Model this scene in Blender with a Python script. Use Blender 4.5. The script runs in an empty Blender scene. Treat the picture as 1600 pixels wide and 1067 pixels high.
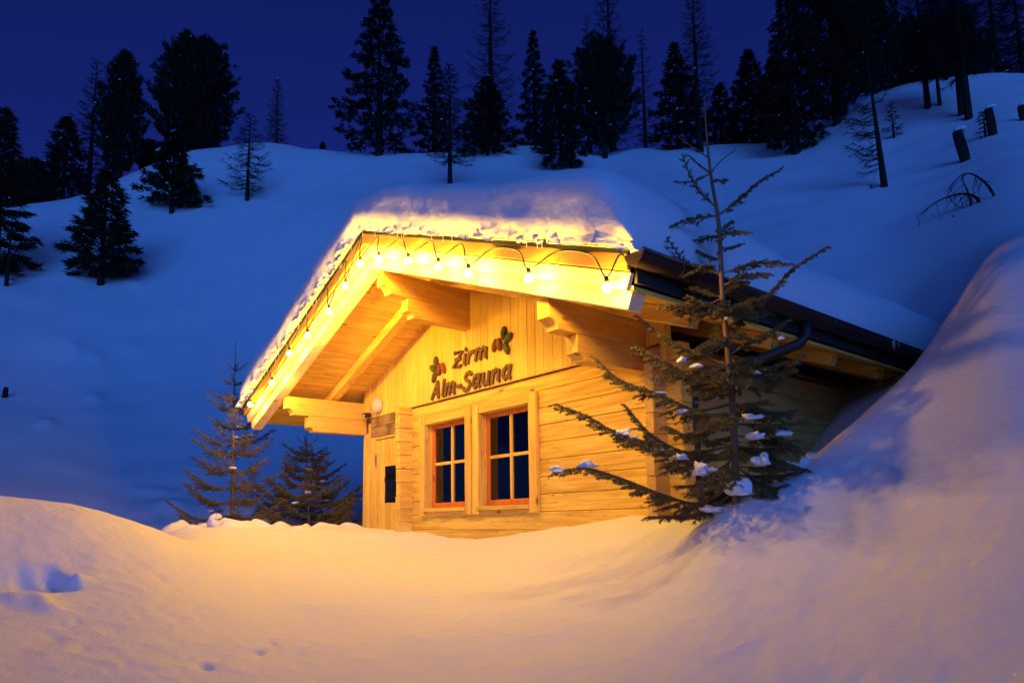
import bpy, bmesh, math, random
import numpy as np
from mathutils import Vector, Matrix, noise as mnoise

# ------------------------------------------------------------------ camera
scene = bpy.context.scene
CAM = np.array([1.8347, -4.2748, -0.0331])
YAW, PITCH, ROLL = -0.8411, 0.1298, -0.0217
FPX, PX, PY = 1066.665, 863.8, 666.85            # in pixels of the 1600 px wide photograph
fw = np.array([math.sin(YAW)*math.cos(PITCH), math.cos(YAW)*math.cos(PITCH), math.sin(PITCH)])
_rt = np.cross(fw, [0, 0, 1.0]); _rt /= np.linalg.norm(_rt); _up = np.cross(_rt, fw)
c_rt = _rt*math.cos(ROLL) + _up*math.sin(ROLL)
c_up = -_rt*math.sin(ROLL) + _up*math.cos(ROLL)
cam_data = bpy.data.cameras.new('camera')
cam = bpy.data.objects.new('camera', cam_data)
scene.collection.objects.link(cam)
cam.matrix_world = Matrix(((c_rt[0], c_up[0], -fw[0], CAM[0]), (c_rt[1], c_up[1], -fw[1], CAM[1]),
                           (c_rt[2], c_up[2], -fw[2], CAM[2]), (0, 0, 0, 1)))
cam_data.sensor_width = 36.0
cam_data.lens = FPX/1600*36
cam_data.shift_x = (800-PX)/1600
cam_data.shift_y = (PY-533.5)/1600
cam_data.clip_start = 0.05
cam_data.clip_end = 1000
scene.camera = cam

# ------------------------------------------------------------------ sky, dusk light, exposure
SUN_ELEV, SUN_AZ = math.radians(13), math.radians(124)    # afterglow low behind the camera
world = bpy.data.worlds.new('World'); scene.world = world; world.use_nodes = True
wn = world.node_tree.nodes; wl = world.node_tree.links; wn.clear()
w_out = wn.new('ShaderNodeOutputWorld'); w_bg = wn.new('ShaderNodeBackground')
w_sky = wn.new('ShaderNodeTexSky'); w_sky.sky_type = 'NISHITA'; w_sky.sun_disc = False
w_sky.sun_elevation = math.radians(3.0); w_sky.sun_rotation = SUN_AZ
w_sky.altitude = 1800; w_sky.air_density = 1.0; w_sky.dust_density = 0.0; w_sky.ozone_density = 4.0
w_tint = wn.new('ShaderNodeMix'); w_tint.data_type = 'RGBA'; w_tint.blend_type = 'MULTIPLY'
w_tint.inputs['Factor'].default_value = 1.0
w_tint.inputs['B'].default_value = (0.50, 0.27, 0.95, 1)
wl.new(w_sky.outputs['Color'], w_tint.inputs['A'])
wl.new(w_tint.outputs['Result'], w_bg.inputs['Color'])
w_bg.inputs['Strength'].default_value = 0.105
wl.new(w_bg.outputs['Background'], w_out.inputs['Surface'])

sun_d = bpy.data.lights.new('dusk_sun', 'SUN'); sun = bpy.data.objects.new('dusk_sun', sun_d)
scene.collection.objects.link(sun)
sun_d.energy = 1.5; sun_d.angle = math.radians(45); sun_d.color = (0.045, 0.25, 1.0)
sdir = Vector((math.sin(SUN_AZ)*math.cos(SUN_ELEV), math.cos(SUN_AZ)*math.cos(SUN_ELEV), math.sin(SUN_ELEV)))
sun.rotation_euler = sdir.to_track_quat('Z', 'Y').to_euler()

scene.view_settings.view_transform = 'Standard'
scene.view_settings.look = 'None'
scene.view_settings.exposure = 0.0
scene.view_settings.gamma = 1.0
scene.view_settings.use_curve_mapping = False
scene.cycles.max_bounces = 6
scene.cycles.transparent_max_bounces = 12
scene.cycles.sample_clamp_indirect = 6.0
scene.cycles.use_denoising = True

BULB_STRENGTH = 1230.0
BULB_COLOR = (1.0, 0.52, 0.05)

# ------------------------------------------------------------------ pixel helpers (where things stand)
def ray(u, v): return fw + c_rt*(u-PX)/FPX - c_up*(v-PY)/FPX
def at_d(u, v, d):
    r = ray(u, v); return CAM + r*d/math.hypot(r[0], r[1])
def on_y(u, v, y):
    r = ray(u, v); return CAM + r*(y-CAM[1])/r[1]
def on_x(u, v, x):
    r = ray(u, v); return CAM + r*(x-CAM[0])/r[0]
def azim(u, v=800):
    r = ray(u, v); return math.degrees(math.atan2(r[0], r[1]))

# ------------------------------------------------------------------ mesh helpers
COL = scene.collection
def tag(o, label=None, cat=None, group=None, kind=None):
    if label: o['label'] = label
    if cat: o['category'] = cat
    if group: o['group'] = group
    if kind: o['kind'] = kind
    return o
def link(name, me, mat=None, parent=None, smooth=False):
    o = bpy.data.objects.new(name, me); COL.objects.link(o)
    if mat is not None and len(me.materials) == 0: me.materials.append(mat)
    if parent is not None: o.parent = parent; o.matrix_parent_inverse = PINV.get(parent.name, Matrix())
    if smooth: me.polygons.foreach_set('use_smooth', [True]*len(me.polygons))
    return o
PINV = {}
def empty(name, loc, label=None, cat=None, group=None):
    o = bpy.data.objects.new(name, None); COL.objects.link(o); o.location = loc
    o.empty_display_size = 0.2
    PINV[o.name] = Matrix.Translation(-Vector(loc))
    return tag(o, label, cat, group)
def mesh_from(name, verts, faces):
    me = bpy.data.meshes.new(name); me.from_pydata([tuple(map(float, v)) for v in verts], [], faces); me.update(); return me
def mesh_np(name, V, F):
    """V (n,3), F (m,k) with k = 3 or 4"""
    V = np.asarray(V, np.float32); F = np.asarray(F, np.int32); k = F.shape[1]
    me = bpy.data.meshes.new(name)
    me.vertices.add(len(V)); me.vertices.foreach_set('co', V.ravel())
    me.loops.add(F.size); me.loops.foreach_set('vertex_index', F.ravel())
    me.polygons.add(len(F)); me.polygons.foreach_set('loop_start', np.arange(0, F.size, k, dtype=np.int32))
    me.polygons.foreach_set('loop_total', np.full(len(F), k, np.int32))
    me.update(calc_edges=True); return me
def prism(name, poly, axis, a0, a1, mat, parent, bevel=0.004):
    """poly: 2-D outline; axis 'y' -> (x,z) outline, 'x' -> (y,z), 'z' -> (x,y); extruded from a0 to a1"""
    bm = bmesh.new()
    def P(p, a):
        return {'y': (p[0], a, p[1]), 'x': (a, p[0], p[1]), 'z': (p[0], p[1], a)}[axis]
    lo = [bm.verts.new(P(p, a0)) for p in poly]; hi = [bm.verts.new(P(p, a1)) for p in poly]
    bm.faces.new(lo); bm.faces.new(hi[::-1]); n = len(poly)
    for i in range(n): bm.faces.new((lo[i], hi[i], hi[(i+1) % n], lo[(i+1) % n]))
    bmesh.ops.recalc_face_normals(bm, faces=bm.faces[:])
    if bevel: bmesh.ops.bevel(bm, geom=bm.edges[:], offset=bevel, segments=1, affect='EDGES', clamp_overlap=True)
    me = bpy.data.meshes.new(name); bm.to_mesh(me); bm.free()
    return link(name, me, mat, parent)
def box(name, x0, x1, y0, y1, z0, z1, mat, parent, bevel=0.004):
    return prism(name, [(x0, z0), (x1, z0), (x1, z1), (x0, z1)], 'y', y0, y1, mat, parent, bevel)
def tube_arrays(pts, radii, sides=6, cap=True):
    pts = np.asarray(pts, float); n = len(pts)
    radii = np.broadcast_to(np.asarray(radii, float), (n,))
    t0 = pts[1]-pts[0]
    ref = np.array([1.0, 0, 0]) if abs(t0[2]) > 0.9*math.sqrt(t0@t0) else np.array([0, 0, 1.0])
    t = np.empty_like(pts); t[1:-1] = pts[2:]-pts[:-2]; t[0] = t0; t[-1] = pts[-1]-pts[-2]
    t /= np.sqrt((t*t).sum(1))[:, None]+1e-9
    a = np.cross(ref, t); a /= np.sqrt((a*a).sum(1))[:, None]+1e-9; b = np.cross(t, a)
    an = np.arange(sides)*(2*math.pi/sides); c, s_ = np.cos(an)[None, :, None], np.sin(an)[None, :, None]
    V = (pts[:, None, :]+radii[:, None, None]*(c*a[:, None, :]+s_*b[:, None, :])).reshape(-1, 3)
    F = tube_faces(n, sides)
    if cap: F = [tuple(f) for f in F.tolist()]+[tuple(range(sides))[::-1], tuple((n-1)*sides+k for k in range(sides))]
    return V, F
_TF = {}
def tube_faces(n, sides):
    if (n, sides) not in _TF:
        _TF[(n, sides)] = np.array([(i*sides+k, i*sides+(k+1) % sides, (i+1)*sides+(k+1) % sides, (i+1)*sides+k) for i in range(n-1) for k in range(sides)])
    return _TF[(n, sides)]
def tube(name, pts, radii, mat, parent, sides=8, smooth=True):
    V, F = tube_arrays(pts, radii, sides)
    return link(name, mesh_from(name, V, F), mat, parent, smooth)
def blob(name, c, r, seed, mat, parent, sub=2, amp=0.3, smooth=True):
    bm = bmesh.new(); bmesh.ops.create_icosphere(bm, subdivisions=sub, radius=1.0)
    for v in bm.verts:
        n = mnoise.noise(v.co*1.3+Vector((seed*7.1, seed*3.3, seed)))*amp + mnoise.noise(v.co*3.1+Vector((seed, 2, seed*5)))*amp*0.5
        v.co *= 1+n
        if v.co.z < -0.25: v.co.z = -0.25+(v.co.z+0.25)*0.25
        v.co = Vector((c[0]+v.co.x*r[0], c[1]+v.co.y*r[1], c[2]+v.co.z*r[2]))
    me = bpy.data.meshes.new(name); bm.to_mesh(me); bm.free()
    return link(name, me, mat, parent, smooth)

# ------------------------------------------------------------------ materials
def new_mat(name):
    m = bpy.data.materials.new(name); m.use_nodes = True
    nt = m.node_tree; b = nt.nodes['Principled BSDF']; return m, nt, b
def plain(name, col, rough=0.6, metal=0.0, spec=0.5):
    m, nt, b = new_mat(name)
    b.inputs['Base Color'].default_value = (*col, 1); b.inputs['Roughness'].default_value = rough
    b.inputs['Metallic'].default_value = metal; b.inputs['Specular IOR Level'].default_value = spec
    return m
def N(nt, t, **kw):
    n = nt.nodes.new(t)
    for k, v in kw.items(): setattr(n, k, v)
    return n
def wood(name, axis, c1, c2, knot=(0.16, 0.07, 0.025), rough=0.62, stain=0.0):
    """pale spruce with grain along one axis, knots and small cracks"""
    m, nt, b = new_mat(name); L = nt.links
    tc = N(nt, 'ShaderNodeTexCoord'); oi = N(nt, 'ShaderNodeObjectInfo')
    off = N(nt, 'ShaderNodeVectorMath', operation='MULTIPLY_ADD')
    comb = N(nt, 'ShaderNodeCombineXYZ')
    for i in range(3): L.new(oi.outputs['Random'], comb.inputs[i])
    L.new(comb.outputs[0], off.inputs[0]); off.inputs[1].default_value = (17.3, 31.7, 23.9)
    L.new(tc.outputs['Object'], off.inputs[2])
    def mapped(along, across):
        mp = N(nt, 'ShaderNodeMapping'); s = [across]*3; s['xyz'.index(axis)] = along
        mp.inputs['Scale'].default_value = s; L.new(off.outputs[0], mp.inputs['Vector']); return mp.outputs[0]
    grain = N(nt, 'ShaderNodeTexNoise'); grain.inputs['Scale'].default_value = 1; grain.inputs['Detail'].default_value = 5
    grain.inputs['Distortion'].default_value = 0.6
    L.new(mapped(1.3, 34), grain.inputs['Vector'])
    fig = N(nt, 'ShaderNodeTexNoise'); fig.inputs['Scale'].default_value = 1; fig.inputs['Detail'].default_value = 2
    fig.inputs['Distortion'].default_value = 1.5
    L.new(mapped(0.9, 9), fig.inputs['Vector'])
    add = N(nt, 'ShaderNodeMath', operation='MULTIPLY_ADD'); add.inputs[1].default_value = 0.45
    L.new(grain.outputs['Fac'], add.inputs[0])
    mul = N(nt, 'ShaderNodeMath', operation='MULTIPLY'); mul.inputs[1].default_value = 0.55
    L.new(fig.outputs['Fac'], mul.inputs[0]); L.new(mul.outputs[0], add.inputs[2])
    rmp = N(nt, 'ShaderNodeValToRGB'); e = rmp.color_ramp.elements
    e[0].position = 0.38; e[0].color = (*c2, 1); e[1].position = 0.62; e[1].color = (*c1, 1)
    L.new(add.outputs[0], rmp.inputs['Fac'])
    # knots
    vo = N(nt, 'ShaderNodeTexVoronoi'); vo.inputs['Scale'].default_value = 1; vo.inputs['Randomness'].default_value = 1
    L.new(mapped(2.6, 6.5), vo.inputs['Vector'])
    kr = N(nt, 'ShaderNodeMapRange'); kr.inputs['From Min'].default_value = 0.06; kr.inputs['From Max'].default_value = 0.14
    kr.inputs['To Min'].default_value = 0.8; kr.inputs['To Max'].default_value = 0.0
    L.new(vo.outputs['Distance'], kr.inputs['Value'])
    sel = N(nt, 'ShaderNodeSeparateColor'); L.new(vo.outputs['Color'], sel.inputs[0])
    gt = N(nt, 'ShaderNodeMath', operation='GREATER_THAN'); gt.inputs[1].default_value = 0.35
    L.new(sel.outputs[0], gt.inputs[0])
    km = N(nt, 'ShaderNodeMath', operation='MULTIPLY'); L.new(kr.outputs[0], km.inputs[0]); L.new(gt.outputs[0], km.inputs[1])
    mix = N(nt, 'ShaderNodeMix', data_type='RGBA'); L.new(km.outputs[0], mix.inputs['Factor'])
    L.new(rmp.outputs['Color'], mix.inputs['A']); mix.inputs['B'].default_value = (*knot, 1)
    # short dark tears along the grain
    tr = N(nt, 'ShaderNodeTexNoise'); tr.inputs['Scale'].default_value = 1; tr.inputs['Detail'].default_value = 3
    L.new(mapped(7, 75), tr.inputs['Vector'])
    trr = N(nt, 'ShaderNodeMapRange'); trr.inputs['From Min'].default_value = 0.64; trr.inputs['From Max'].default_value = 0.72
    trr.inputs['To Max'].default_value = 0.7
    L.new(tr.outputs['Fac'], trr.inputs['Value'])
    mix2 = N(nt, 'ShaderNodeMix', data_type='RGBA'); L.new(trr.outputs[0], mix2.inputs['Factor'])
    L.new(mix.outputs['Result'], mix2.inputs['A']); mix2.inputs['B'].default_value = (knot[0]*1.3, knot[1]*1.3, knot[2]*1.3, 1)
    # every board its own tone
    hsv = N(nt, 'ShaderNodeHueSaturation'); L.new(mix2.outputs['Result'], hsv.inputs['Color'])
    vr = N(nt, 'ShaderNodeMapRange'); vr.inputs['To Min'].default_value = 0.90; vr.inputs['To Max'].default_value = 1.08
    L.new(oi.outputs['Random'], vr.inputs['Value']); L.new(vr.outputs[0], hsv.inputs['Value'])
    last = hsv.outputs['Color']
    if stain:
        st = N(nt, 'ShaderNodeTexNoise'); st.inputs['Scale'].default_value = 5; st.inputs['Detail'].default_value = 4
        L.new(off.outputs[0], st.inputs['Vector'])
        sr = N(nt, 'ShaderNodeMapRange'); sr.inputs['From Min'].default_value = 0.45; sr.inputs['From Max'].default_value = 0.7
        sr.inputs['To Max'].default_value = stain; L.new(st.outputs['Fac'], sr.inputs['Value'])
        m3 = N(nt, 'ShaderNodeMix', data_type='RGBA'); L.new(sr.outputs[0], m3.inputs['Factor']); L.new(last, m3.inputs['A'])
        m3.inputs['B'].default_value = (0.09, 0.06, 0.035, 1); last = m3.outputs['Result']
    L.new(last, b.inputs['Base Color']); b.inputs['Roughness'].default_value = rough
    b.inputs['Specular IOR Level'].default_value = 0.3
    bp = N(nt, 'ShaderNodeBump'); bp.inputs['Strength'].default_value = 0.35; bp.inputs['Distance'].default_value = 0.004
    L.new(add.outputs[0], bp.inputs['Height']); L.new(bp.outputs[0], b.inputs['Normal'])
    return m
PALE, TAN = (0.86, 0.60, 0.12), (0.66, 0.38, 0.055)
M = {}
for ax in 'xyz': M['wood_'+ax] = wood('spruce_wood_'+ax, ax, PALE, TAN)
M['clad'] = wood('cladding_spruce', 'z', (0.87, 0.62, 0.125), (0.74, 0.47, 0.075))
M['log'] = wood('hewn_log', 'x', (0.88, 0.62, 0.12), (0.62, 0.36, 0.055))
M['log_y'] = wood('hewn_log_cross', 'y', (0.88, 0.62, 0.12), (0.62, 0.36, 0.055))
M['beam'] = wood('glued_beam', 'y', (0.74, 0.44, 0.09), (0.62, 0.33, 0.055))
M['barge'] = wood('glare_paled_board', 'x', (0.90, 0.74, 0.45), (0.80, 0.60, 0.32))  # bulb glare put into the colour, paler than the other spruce
M['strip'] = wood('dimmed_barge_strip', 'x', (0.60, 0.31, 0.06), (0.46, 0.21, 0.035))  # deeper tone stands for the weaker bulb light on the upper strip
M['side'] = wood('side_log', 'y', (0.64, 0.41, 0.12), (0.48, 0.28, 0.075))  # shade of the side wall put into the tone, darker than the front logs
M['old'] = wood('stained_board', 'x', (0.40, 0.27, 0.13), (0.28, 0.17, 0.07), stain=0.85)
M['frame'] = wood('orange_glazed_wood', 'z', (0.72, 0.22, 0.03), (0.58, 0.16, 0.02))
M['felt'] = plain('black_roofing', (0.015, 0.015, 0.016), 0.8)
M['gutter'] = plain('brown_gutter_metal', (0.030, 0.020, 0.016), 0.38, 0.3)
M['black'] = plain('black_plastic', (0.010, 0.010, 0.011), 0.6)
M['cable'] = plain('green_cable', (0.020, 0.045, 0.022), 0.45)
M['steel'] = plain('steel', (0.5, 0.5, 0.5), 0.35, 1.0)
M['opal'] = plain('opal_lamp_glass', (0.55, 0.52, 0.46), 0.18)
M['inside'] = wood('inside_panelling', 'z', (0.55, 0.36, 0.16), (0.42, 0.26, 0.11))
M['leafgreen'] = wood('green_painted_wood', 'z', (0.085, 0.085, 0.02), (0.05, 0.055, 0.015))
M['conered'] = wood('red_painted_wood', 'z', (0.26, 0.075, 0.02), (0.18, 0.05, 0.015))
M['letter'] = wood('dark_carved_wood', 'z', (0.16, 0.075, 0.035), (0.085, 0.045, 0.02))
M['needle_near'] = plain('spruce_needles', (0.115, 0.105, 0.026), 0.5, spec=0.4)
M['needle_far'] = plain('dark_conifer_needles', (0.014, 0.022, 0.012), 0.8, spec=0.1)
M['bark'] = plain('spruce_bark', (0.20, 0.12, 0.065), 0.9, spec=0.1)
M['bark_far'] = plain('dark_bark', (0.030, 0.022, 0.018), 0.95, spec=0.05)
M['larch'] = plain('bare_larch_twigs', (0.030, 0.020, 0.016), 0.95, spec=0.05)
M['larch_warm'] = plain('reddish_lit_larch_twigs', (0.10, 0.045, 0.022), 0.95, spec=0.05)  # reddish light painted into the twigs of one crest larch
m, nt, b = new_mat('window_glass')
nt.nodes.remove(b); L = nt.links
g1 = N(nt, 'ShaderNodeBsdfTransparent'); g1.inputs[0].default_value = (0.72, 0.76, 0.8, 1)
g2 = N(nt, 'ShaderNodeBsdfGlossy'); g2.inputs['Roughness'].default_value = 0.02
fr = N(nt, 'ShaderNodeFresnel'); fr.inputs[0].default_value = 1.7
mx = N(nt, 'ShaderNodeMixShader'); L.new(fr.outputs[0], mx.inputs[0]); L.new(g1.outputs[0], mx.inputs[1]); L.new(g2.outputs[0], mx.inputs[2])
L.new(mx.outputs[0], nt.nodes['Material Output'].inputs['Surface']); M['glass'] = m
m, nt, b = new_mat('glowing_bulb')
b.inputs['Base Color'].default_value = (0.9, 0.8, 0.6, 1)
b.inputs['Emission Color'].default_value = (*BULB_COLOR, 1); b.inputs['Emission Strength'].default_value = BULB_STRENGTH
M['bulb'] = m
def snow_mat(name, scale=1.0, bump=0.5):
    m, nt, b = new_mat(name); L = nt.links
    tc = N(nt, 'ShaderNodeTexCoord')
    b.inputs['Base Color'].default_value = (0.75, 0.76, 0.78, 1); b.inputs['Roughness'].default_value = 0.6
    b.inputs['Specular IOR Level'].default_value = 0.12
    n1 = N(nt, 'ShaderNodeTexNoise'); n1.inputs['Scale'].default_value = 14*scale; n1.inputs['Detail'].default_value = 8; n1.inputs['Roughness'].default_value = 0.62
    n2 = N(nt, 'ShaderNodeTexNoise'); n2.inputs['Scale'].default_value = 160*scale; n2.inputs['Detail'].default_value = 3
    L.new(tc.outputs['Object'], n1.inputs['Vector']); L.new(tc.outputs['Object'], n2.inputs['Vector'])
    b1 = N(nt, 'ShaderNodeBump'); b1.inputs['Strength'].default_value = bump; b1.inputs['Distance'].default_value = 0.02/scale
    b2 = N(nt, 'ShaderNodeBump'); b2.inputs['Strength'].default_value = bump*1.3; b2.inputs['Distance'].default_value = 0.003/scale
    L.new(n1.outputs['Fac'], b1.inputs['Height']); L.new(n2.outputs['Fac'], b2.inputs['Height'])
    L.new(b1.outputs[0], b2.inputs['Normal']); L.new(b2.outputs[0], b.inputs['Normal'])
    # loose crystals: sparse specks with a mirror-like facet
    vo = N(nt, 'ShaderNodeTexVoronoi'); vo.inputs['Scale'].default_value = 90; L.new(tc.outputs['Object'], vo.inputs['Vector'])
    lt = N(nt, 'ShaderNodeMath', operation='LESS_THAN'); lt.inputs[1].default_value = 0.22; L.new(vo.outputs['Distance'], lt.inputs[0])
    sp = N(nt, 'ShaderNodeSeparateColor'); L.new(vo.outputs['Color'], sp.inputs[0])
    gt = N(nt, 'ShaderNodeMath', operation='GREATER_THAN'); gt.inputs[1].default_value = 0.90; L.new(sp.outputs[0], gt.inputs[0])
    ml = N(nt, 'ShaderNodeMath', operation='MULTIPLY'); L.new(lt.outputs[0], ml.inputs[0]); L.new(gt.outputs[0], ml.inputs[1])
    gl = N(nt, 'ShaderNodeBsdfGlossy'); gl.inputs['Roughness'].default_value = 0.18
    vs = N(nt, 'ShaderNodeVectorMath', operation='SUBTRACT'); vs.inputs[1].default_value = (.5, .5, .5); L.new(vo.outputs['Color'], vs.inputs[0])
    va_ = N(nt, 'ShaderNodeVectorMath', operation='ADD'); L.new(vs.outputs[0], va_.inputs[0]); va_.inputs[1].default_value = (0, 0, .45)
    vn = N(nt, 'ShaderNodeVectorMath', operation='NORMALIZE'); L.new(va_.outputs[0], vn.inputs[0]); L.new(vn.outputs[0], gl.inputs['Normal'])
    ms = N(nt, 'ShaderNodeMixShader'); L.new(ml.outputs[0], ms.inputs[0]); L.new(b.outputs[0], ms.inputs[1])
    ad = N(nt, 'ShaderNodeAddShader'); gl.inputs['Color'].default_value = (.6, .6, .6, 1); L.new(b.outputs[0], ad.inputs[0]); L.new(gl.outputs[0], ad.inputs[1]); L.new(ad.outputs[0], ms.inputs[2])
    L.new(ms.outputs[0], nt.nodes['Material Output'].inputs['Surface'])
    return m
M['snow'] = snow_mat('snow'); M['snow_roof'] = snow_mat('roof_snow', 1.0, 0.5); M['snow_clump'] = snow_mat('clump_snow', 1.5, 0.6)
M['snow_fleck'] = plain('far_snow', (0.85, 0.86, 0.88), 0.7)

# ------------------------------------------------------------------ ground: one snow sheet to the horizon
def pchip(x, y, xq):
    x = np.asarray(x, float); y = np.asarray(y, float); xq = np.asarray(xq, float)
    h = np.diff(x); d = np.diff(y)/h; m_ = np.zeros(len(x))
    for i in range(1, len(x)-1):
        if d[i-1]*d[i] > 0:
            w1, w2 = 2*h[i]+h[i-1], h[i]+2*h[i-1]; m_[i] = (w1+w2)/(w1/d[i-1]+w2/d[i])
    m_[0], m_[-1] = d[0], d[-1]
    i = np.clip(np.searchsorted(x, xq)-1, 0, len(x)-2)
    t = np.clip((xq-x[i])/h[i], 0, 1)
    return ((1+2*t)*(1-t)**2*y[i] + t*(1-t)**2*h[i]*m_[i] + t*t*(3-2*t)*y[i+1] + t*t*(t-1)*h[i]*m_[i+1])
def zpx(u, v, d): return float(at_d(u, v, d)[2])
# per column: near snow as (distance, photo row), dips as (distance, None, height), then the hillside
COLS = {
 -150: [(3.0,1070),(4.4,890),(5.6,755),(7.6,None,-.3),(10,None,-.9),(16,765),(20,690),(25,600),(33,440),(45,345)],
 0:   [(3.0,1075),(4.4,905),(5.6,775),(7.6,None,-.3),(10,None,-.9),(16,765),(20,690),(25,600),(33,436),(46,322)],
 90:  [(3.0,1075),(4.4,905),(5.6,783),(7.6,None,-.35),(10,None,-.9),(16,770),(20,690),(25,595),(33,432),(47,303)],
 170: [(3.0,1075),(4.4,905),(5.7,803),(7.6,None,-.35),(10,None,-.9),(16,775),(20,690),(25,590),(33,430),(40,330),(49,272)],
 240: [(3.0,1075),(4.4,912),(5.8,827),(7.4,None,-.28),(9.2,824),(10.4,None,-.5),(16,775),(20,695),(25,590),(33,430),(40,325),(51,241)],
 300: [(3.0,1075),(4.4,920),(5.8,850),(7.2,838),(9.2,822),(10.4,None,-.35),(15,780),(20,690),(25,585),(33,430),(40,328),(52,241)],
 390: [(3.0,1080),(4.4,935),(5.8,876),(7.2,848),(9.3,824),(10.4,None,-.3),(13,790),(16,735),(20,670),(25,575),(33,415),(40,311),(52,232)],
 480: [(3.0,1080),(4.4,945),(5.8,888),(7.2,856),(9.5,823),(10.8,None,-.25),(13,785),(16,730),(20,660),(33,400),(40,308),(52,241)],
 570: [(3.0,1080),(4.4,945),(5.8,890),(7.2,860),(9.4,823),(11,None,-.2),(14,770),(20,640),(33,330),(40,290),(50,238)],
 640: [(3.0,1080),(4.4,945),(5.8,893),(7.2,866),(8.4,831),(11,None,-.15),(20,600),(30,330),(38,290),(47,249)],
 740: [(3.0,1080),(4.4,945),(5.8,893),(6.8,860),(7.4,842),(11,None,.0),(20,560),(30,330),(38,285),(47,244)],
 840: [(2.9,1080),(4.2,940),(5.4,880),(6.4,833),(10,None,.2),(18,560),(28,345),(36,285),(50,226)],
 900: [(2.8,1080),(4.0,940),(5.2,870),(6.05,826),(10,None,.3),(18,540),(28,340),(36,285),(48,258)],
 1000: [(2.7,1080),(3.8,930),(4.8,860),(5.4,816),(10,None,.4),(18,500),(28,320),(37,266),(48,250)],
 1060: [(2.6,1080),(3.6,930),(4.4,855),(4.95,807),(6.5,None,-.1),(11,None,.5),(18,480),(26,330),(36,268),(48,250)],
 1110: [(2.6,1080),(3.4,930),(4.0,850),(4.4,800),(5.2,None,-.1),(11,None,.5),(17,470),(25,330),(35,270),(48,250)],
 1170: [(2.6,1080),(3.4,930),(3.95,835),(4.4,776),(5.0,None,-.05),(9,None,.4),(15,450),(22,340),(36,255),(50,246)],
 1250: [(2.6,1080),(3.3,930),(3.95,815),(4.5,731),(5.2,None,.08),(8,None,.6),(14,450),(22,335),(36,252),(50,240)],
 1300: [(2.55,1080),(3.3,925),(4.0,795),(4.65,691),(5.4,None,.25),(8,None,.9),(14,440),(22,325),(36,246),(50,236)],
 1350: [(2.5,1080),(3.25,915),(4.0,770),(4.85,652),(5.6,None,.45),(8,None,1.2),(14,440),(22,320),(34,235),(48,200)],
 1400: [(2.5,1080),(3.2,905),(4.0,750),(5.05,612),(5.9,None,.75),(8.2,None,1.3),(13,470),(22,312),(33,212),(48,150)],
 1450: [(2.45,1080),(3.1,895),(3.95,730),(5.2,567),(6.2,None,1.05),(8.5,None,1.6),(12,470),(20,320),(32,212),(46,140)],
 1500: [(2.4,1080),(3.05,885),(3.9,710),(5.3,507),(6.4,None,1.45),(8.6,None,1.95),(12,430),(17,345),(25,272),(32,205),(46,130)],
 1550: [(2.4,1080),(3.0,875),(3.85,690),(5.4,441),(6.6,None,1.8),(9,None,2.45),(13,395),(17,330),(25,258),(33,180),(46,120)],
 1600: [(2.35,1080),(2.95,865),(3.8,670),(5.5,367),(6.9,None,2.2),(10,None,3.2),(13,350),(16,295),(24,205),(36,128),(46,105)],
 1800: [(2.3,1080),(2.9,860),(3.7,660),(5.5,330),(6.9,None,2.4),(10,None,3.5),(13,315),(16,270),(24,190),(36,110),(46,90)],
}
AZ = []; PROF = []
DQ = np.concatenate([np.linspace(0, 2.2, 12), np.linspace(2.3, 10.5, 380), np.geomspace(10.56, 60, 170), np.geomspace(62, 320, 26)])
for uu, pts in sorted(COLS.items()):
    ds = [0.0, 1.2]; zs = [-0.98, -0.95]
    for p_ in pts:
        ds.append(p_[0]); zs.append(p_[2] if len(p_) == 3 else zpx(uu, p_[1], p_[0]))
    dl, zl = ds[-1], zs[-1]
    ds += [dl*1.15, dl*1.6, 330]; zs += [zl+0.2, zl-1.0, zl-14]
    AZ.append(azim(uu)); PROF.append(pchip(ds, zs, DQ))
# behind the camera: the hollow opens to a gentle slope
back = pchip([0, 1.2, 4, 8, 20, 60, 330], [-.98, -.95, -.9, -1.0, -3, -12, -45], DQ)
sideR = pchip([0, 1.2, 3, 5, 8, 20, 45, 330], [-.98, -.9, -.35, .9, 1.6, 6.5, 18, 10], DQ)
AZ = [AZ[0]-60] + AZ + [40, 85, 120]; PROF = [back] + PROF + [sideR, .7*sideR+.3*back, back]  # unseen bank on the right, raised to block part of the low dusk sun
AZ.append(AZ[0]+360); PROF.append(back)
AZ = np.array(AZ); PROF = np.array(PROF)
azq = np.concatenate([np.linspace(AZ[0], -97, 60, endpoint=False), np.linspace(-97, -8, 620, endpoint=False), np.linspace(-8, AZ[0]+360, 130)])
ZT = np.stack([pchip(AZ, PROF[:, j], azq) for j in range(len(DQ))], 1)
def smooth_az(Z, sig):
    r_ = int(sig*3); k = np.exp(-.5*(np.arange(-r_, r_+1)/sig)**2); k /= k.sum()
    P_ = np.concatenate([Z[-r_-1:-1], Z, Z[1:r_+1]], 0)
    return sum(k[i]*P_[i:i+len(Z)] for i in range(2*r_+1))
Za, Zb_, Zc = smooth_az(ZT, 30), smooth_az(ZT, 9), smooth_az(ZT, 18)
w_near = np.clip((4.2-DQ)/1.4, 0, 1)[None, :]; w_far = np.clip((DQ-10)/4, 0, 1)[None, :]
ZT = Zb_*(1-w_near)*(1-w_far) + Za*w_near + Zc*w_far
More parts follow.
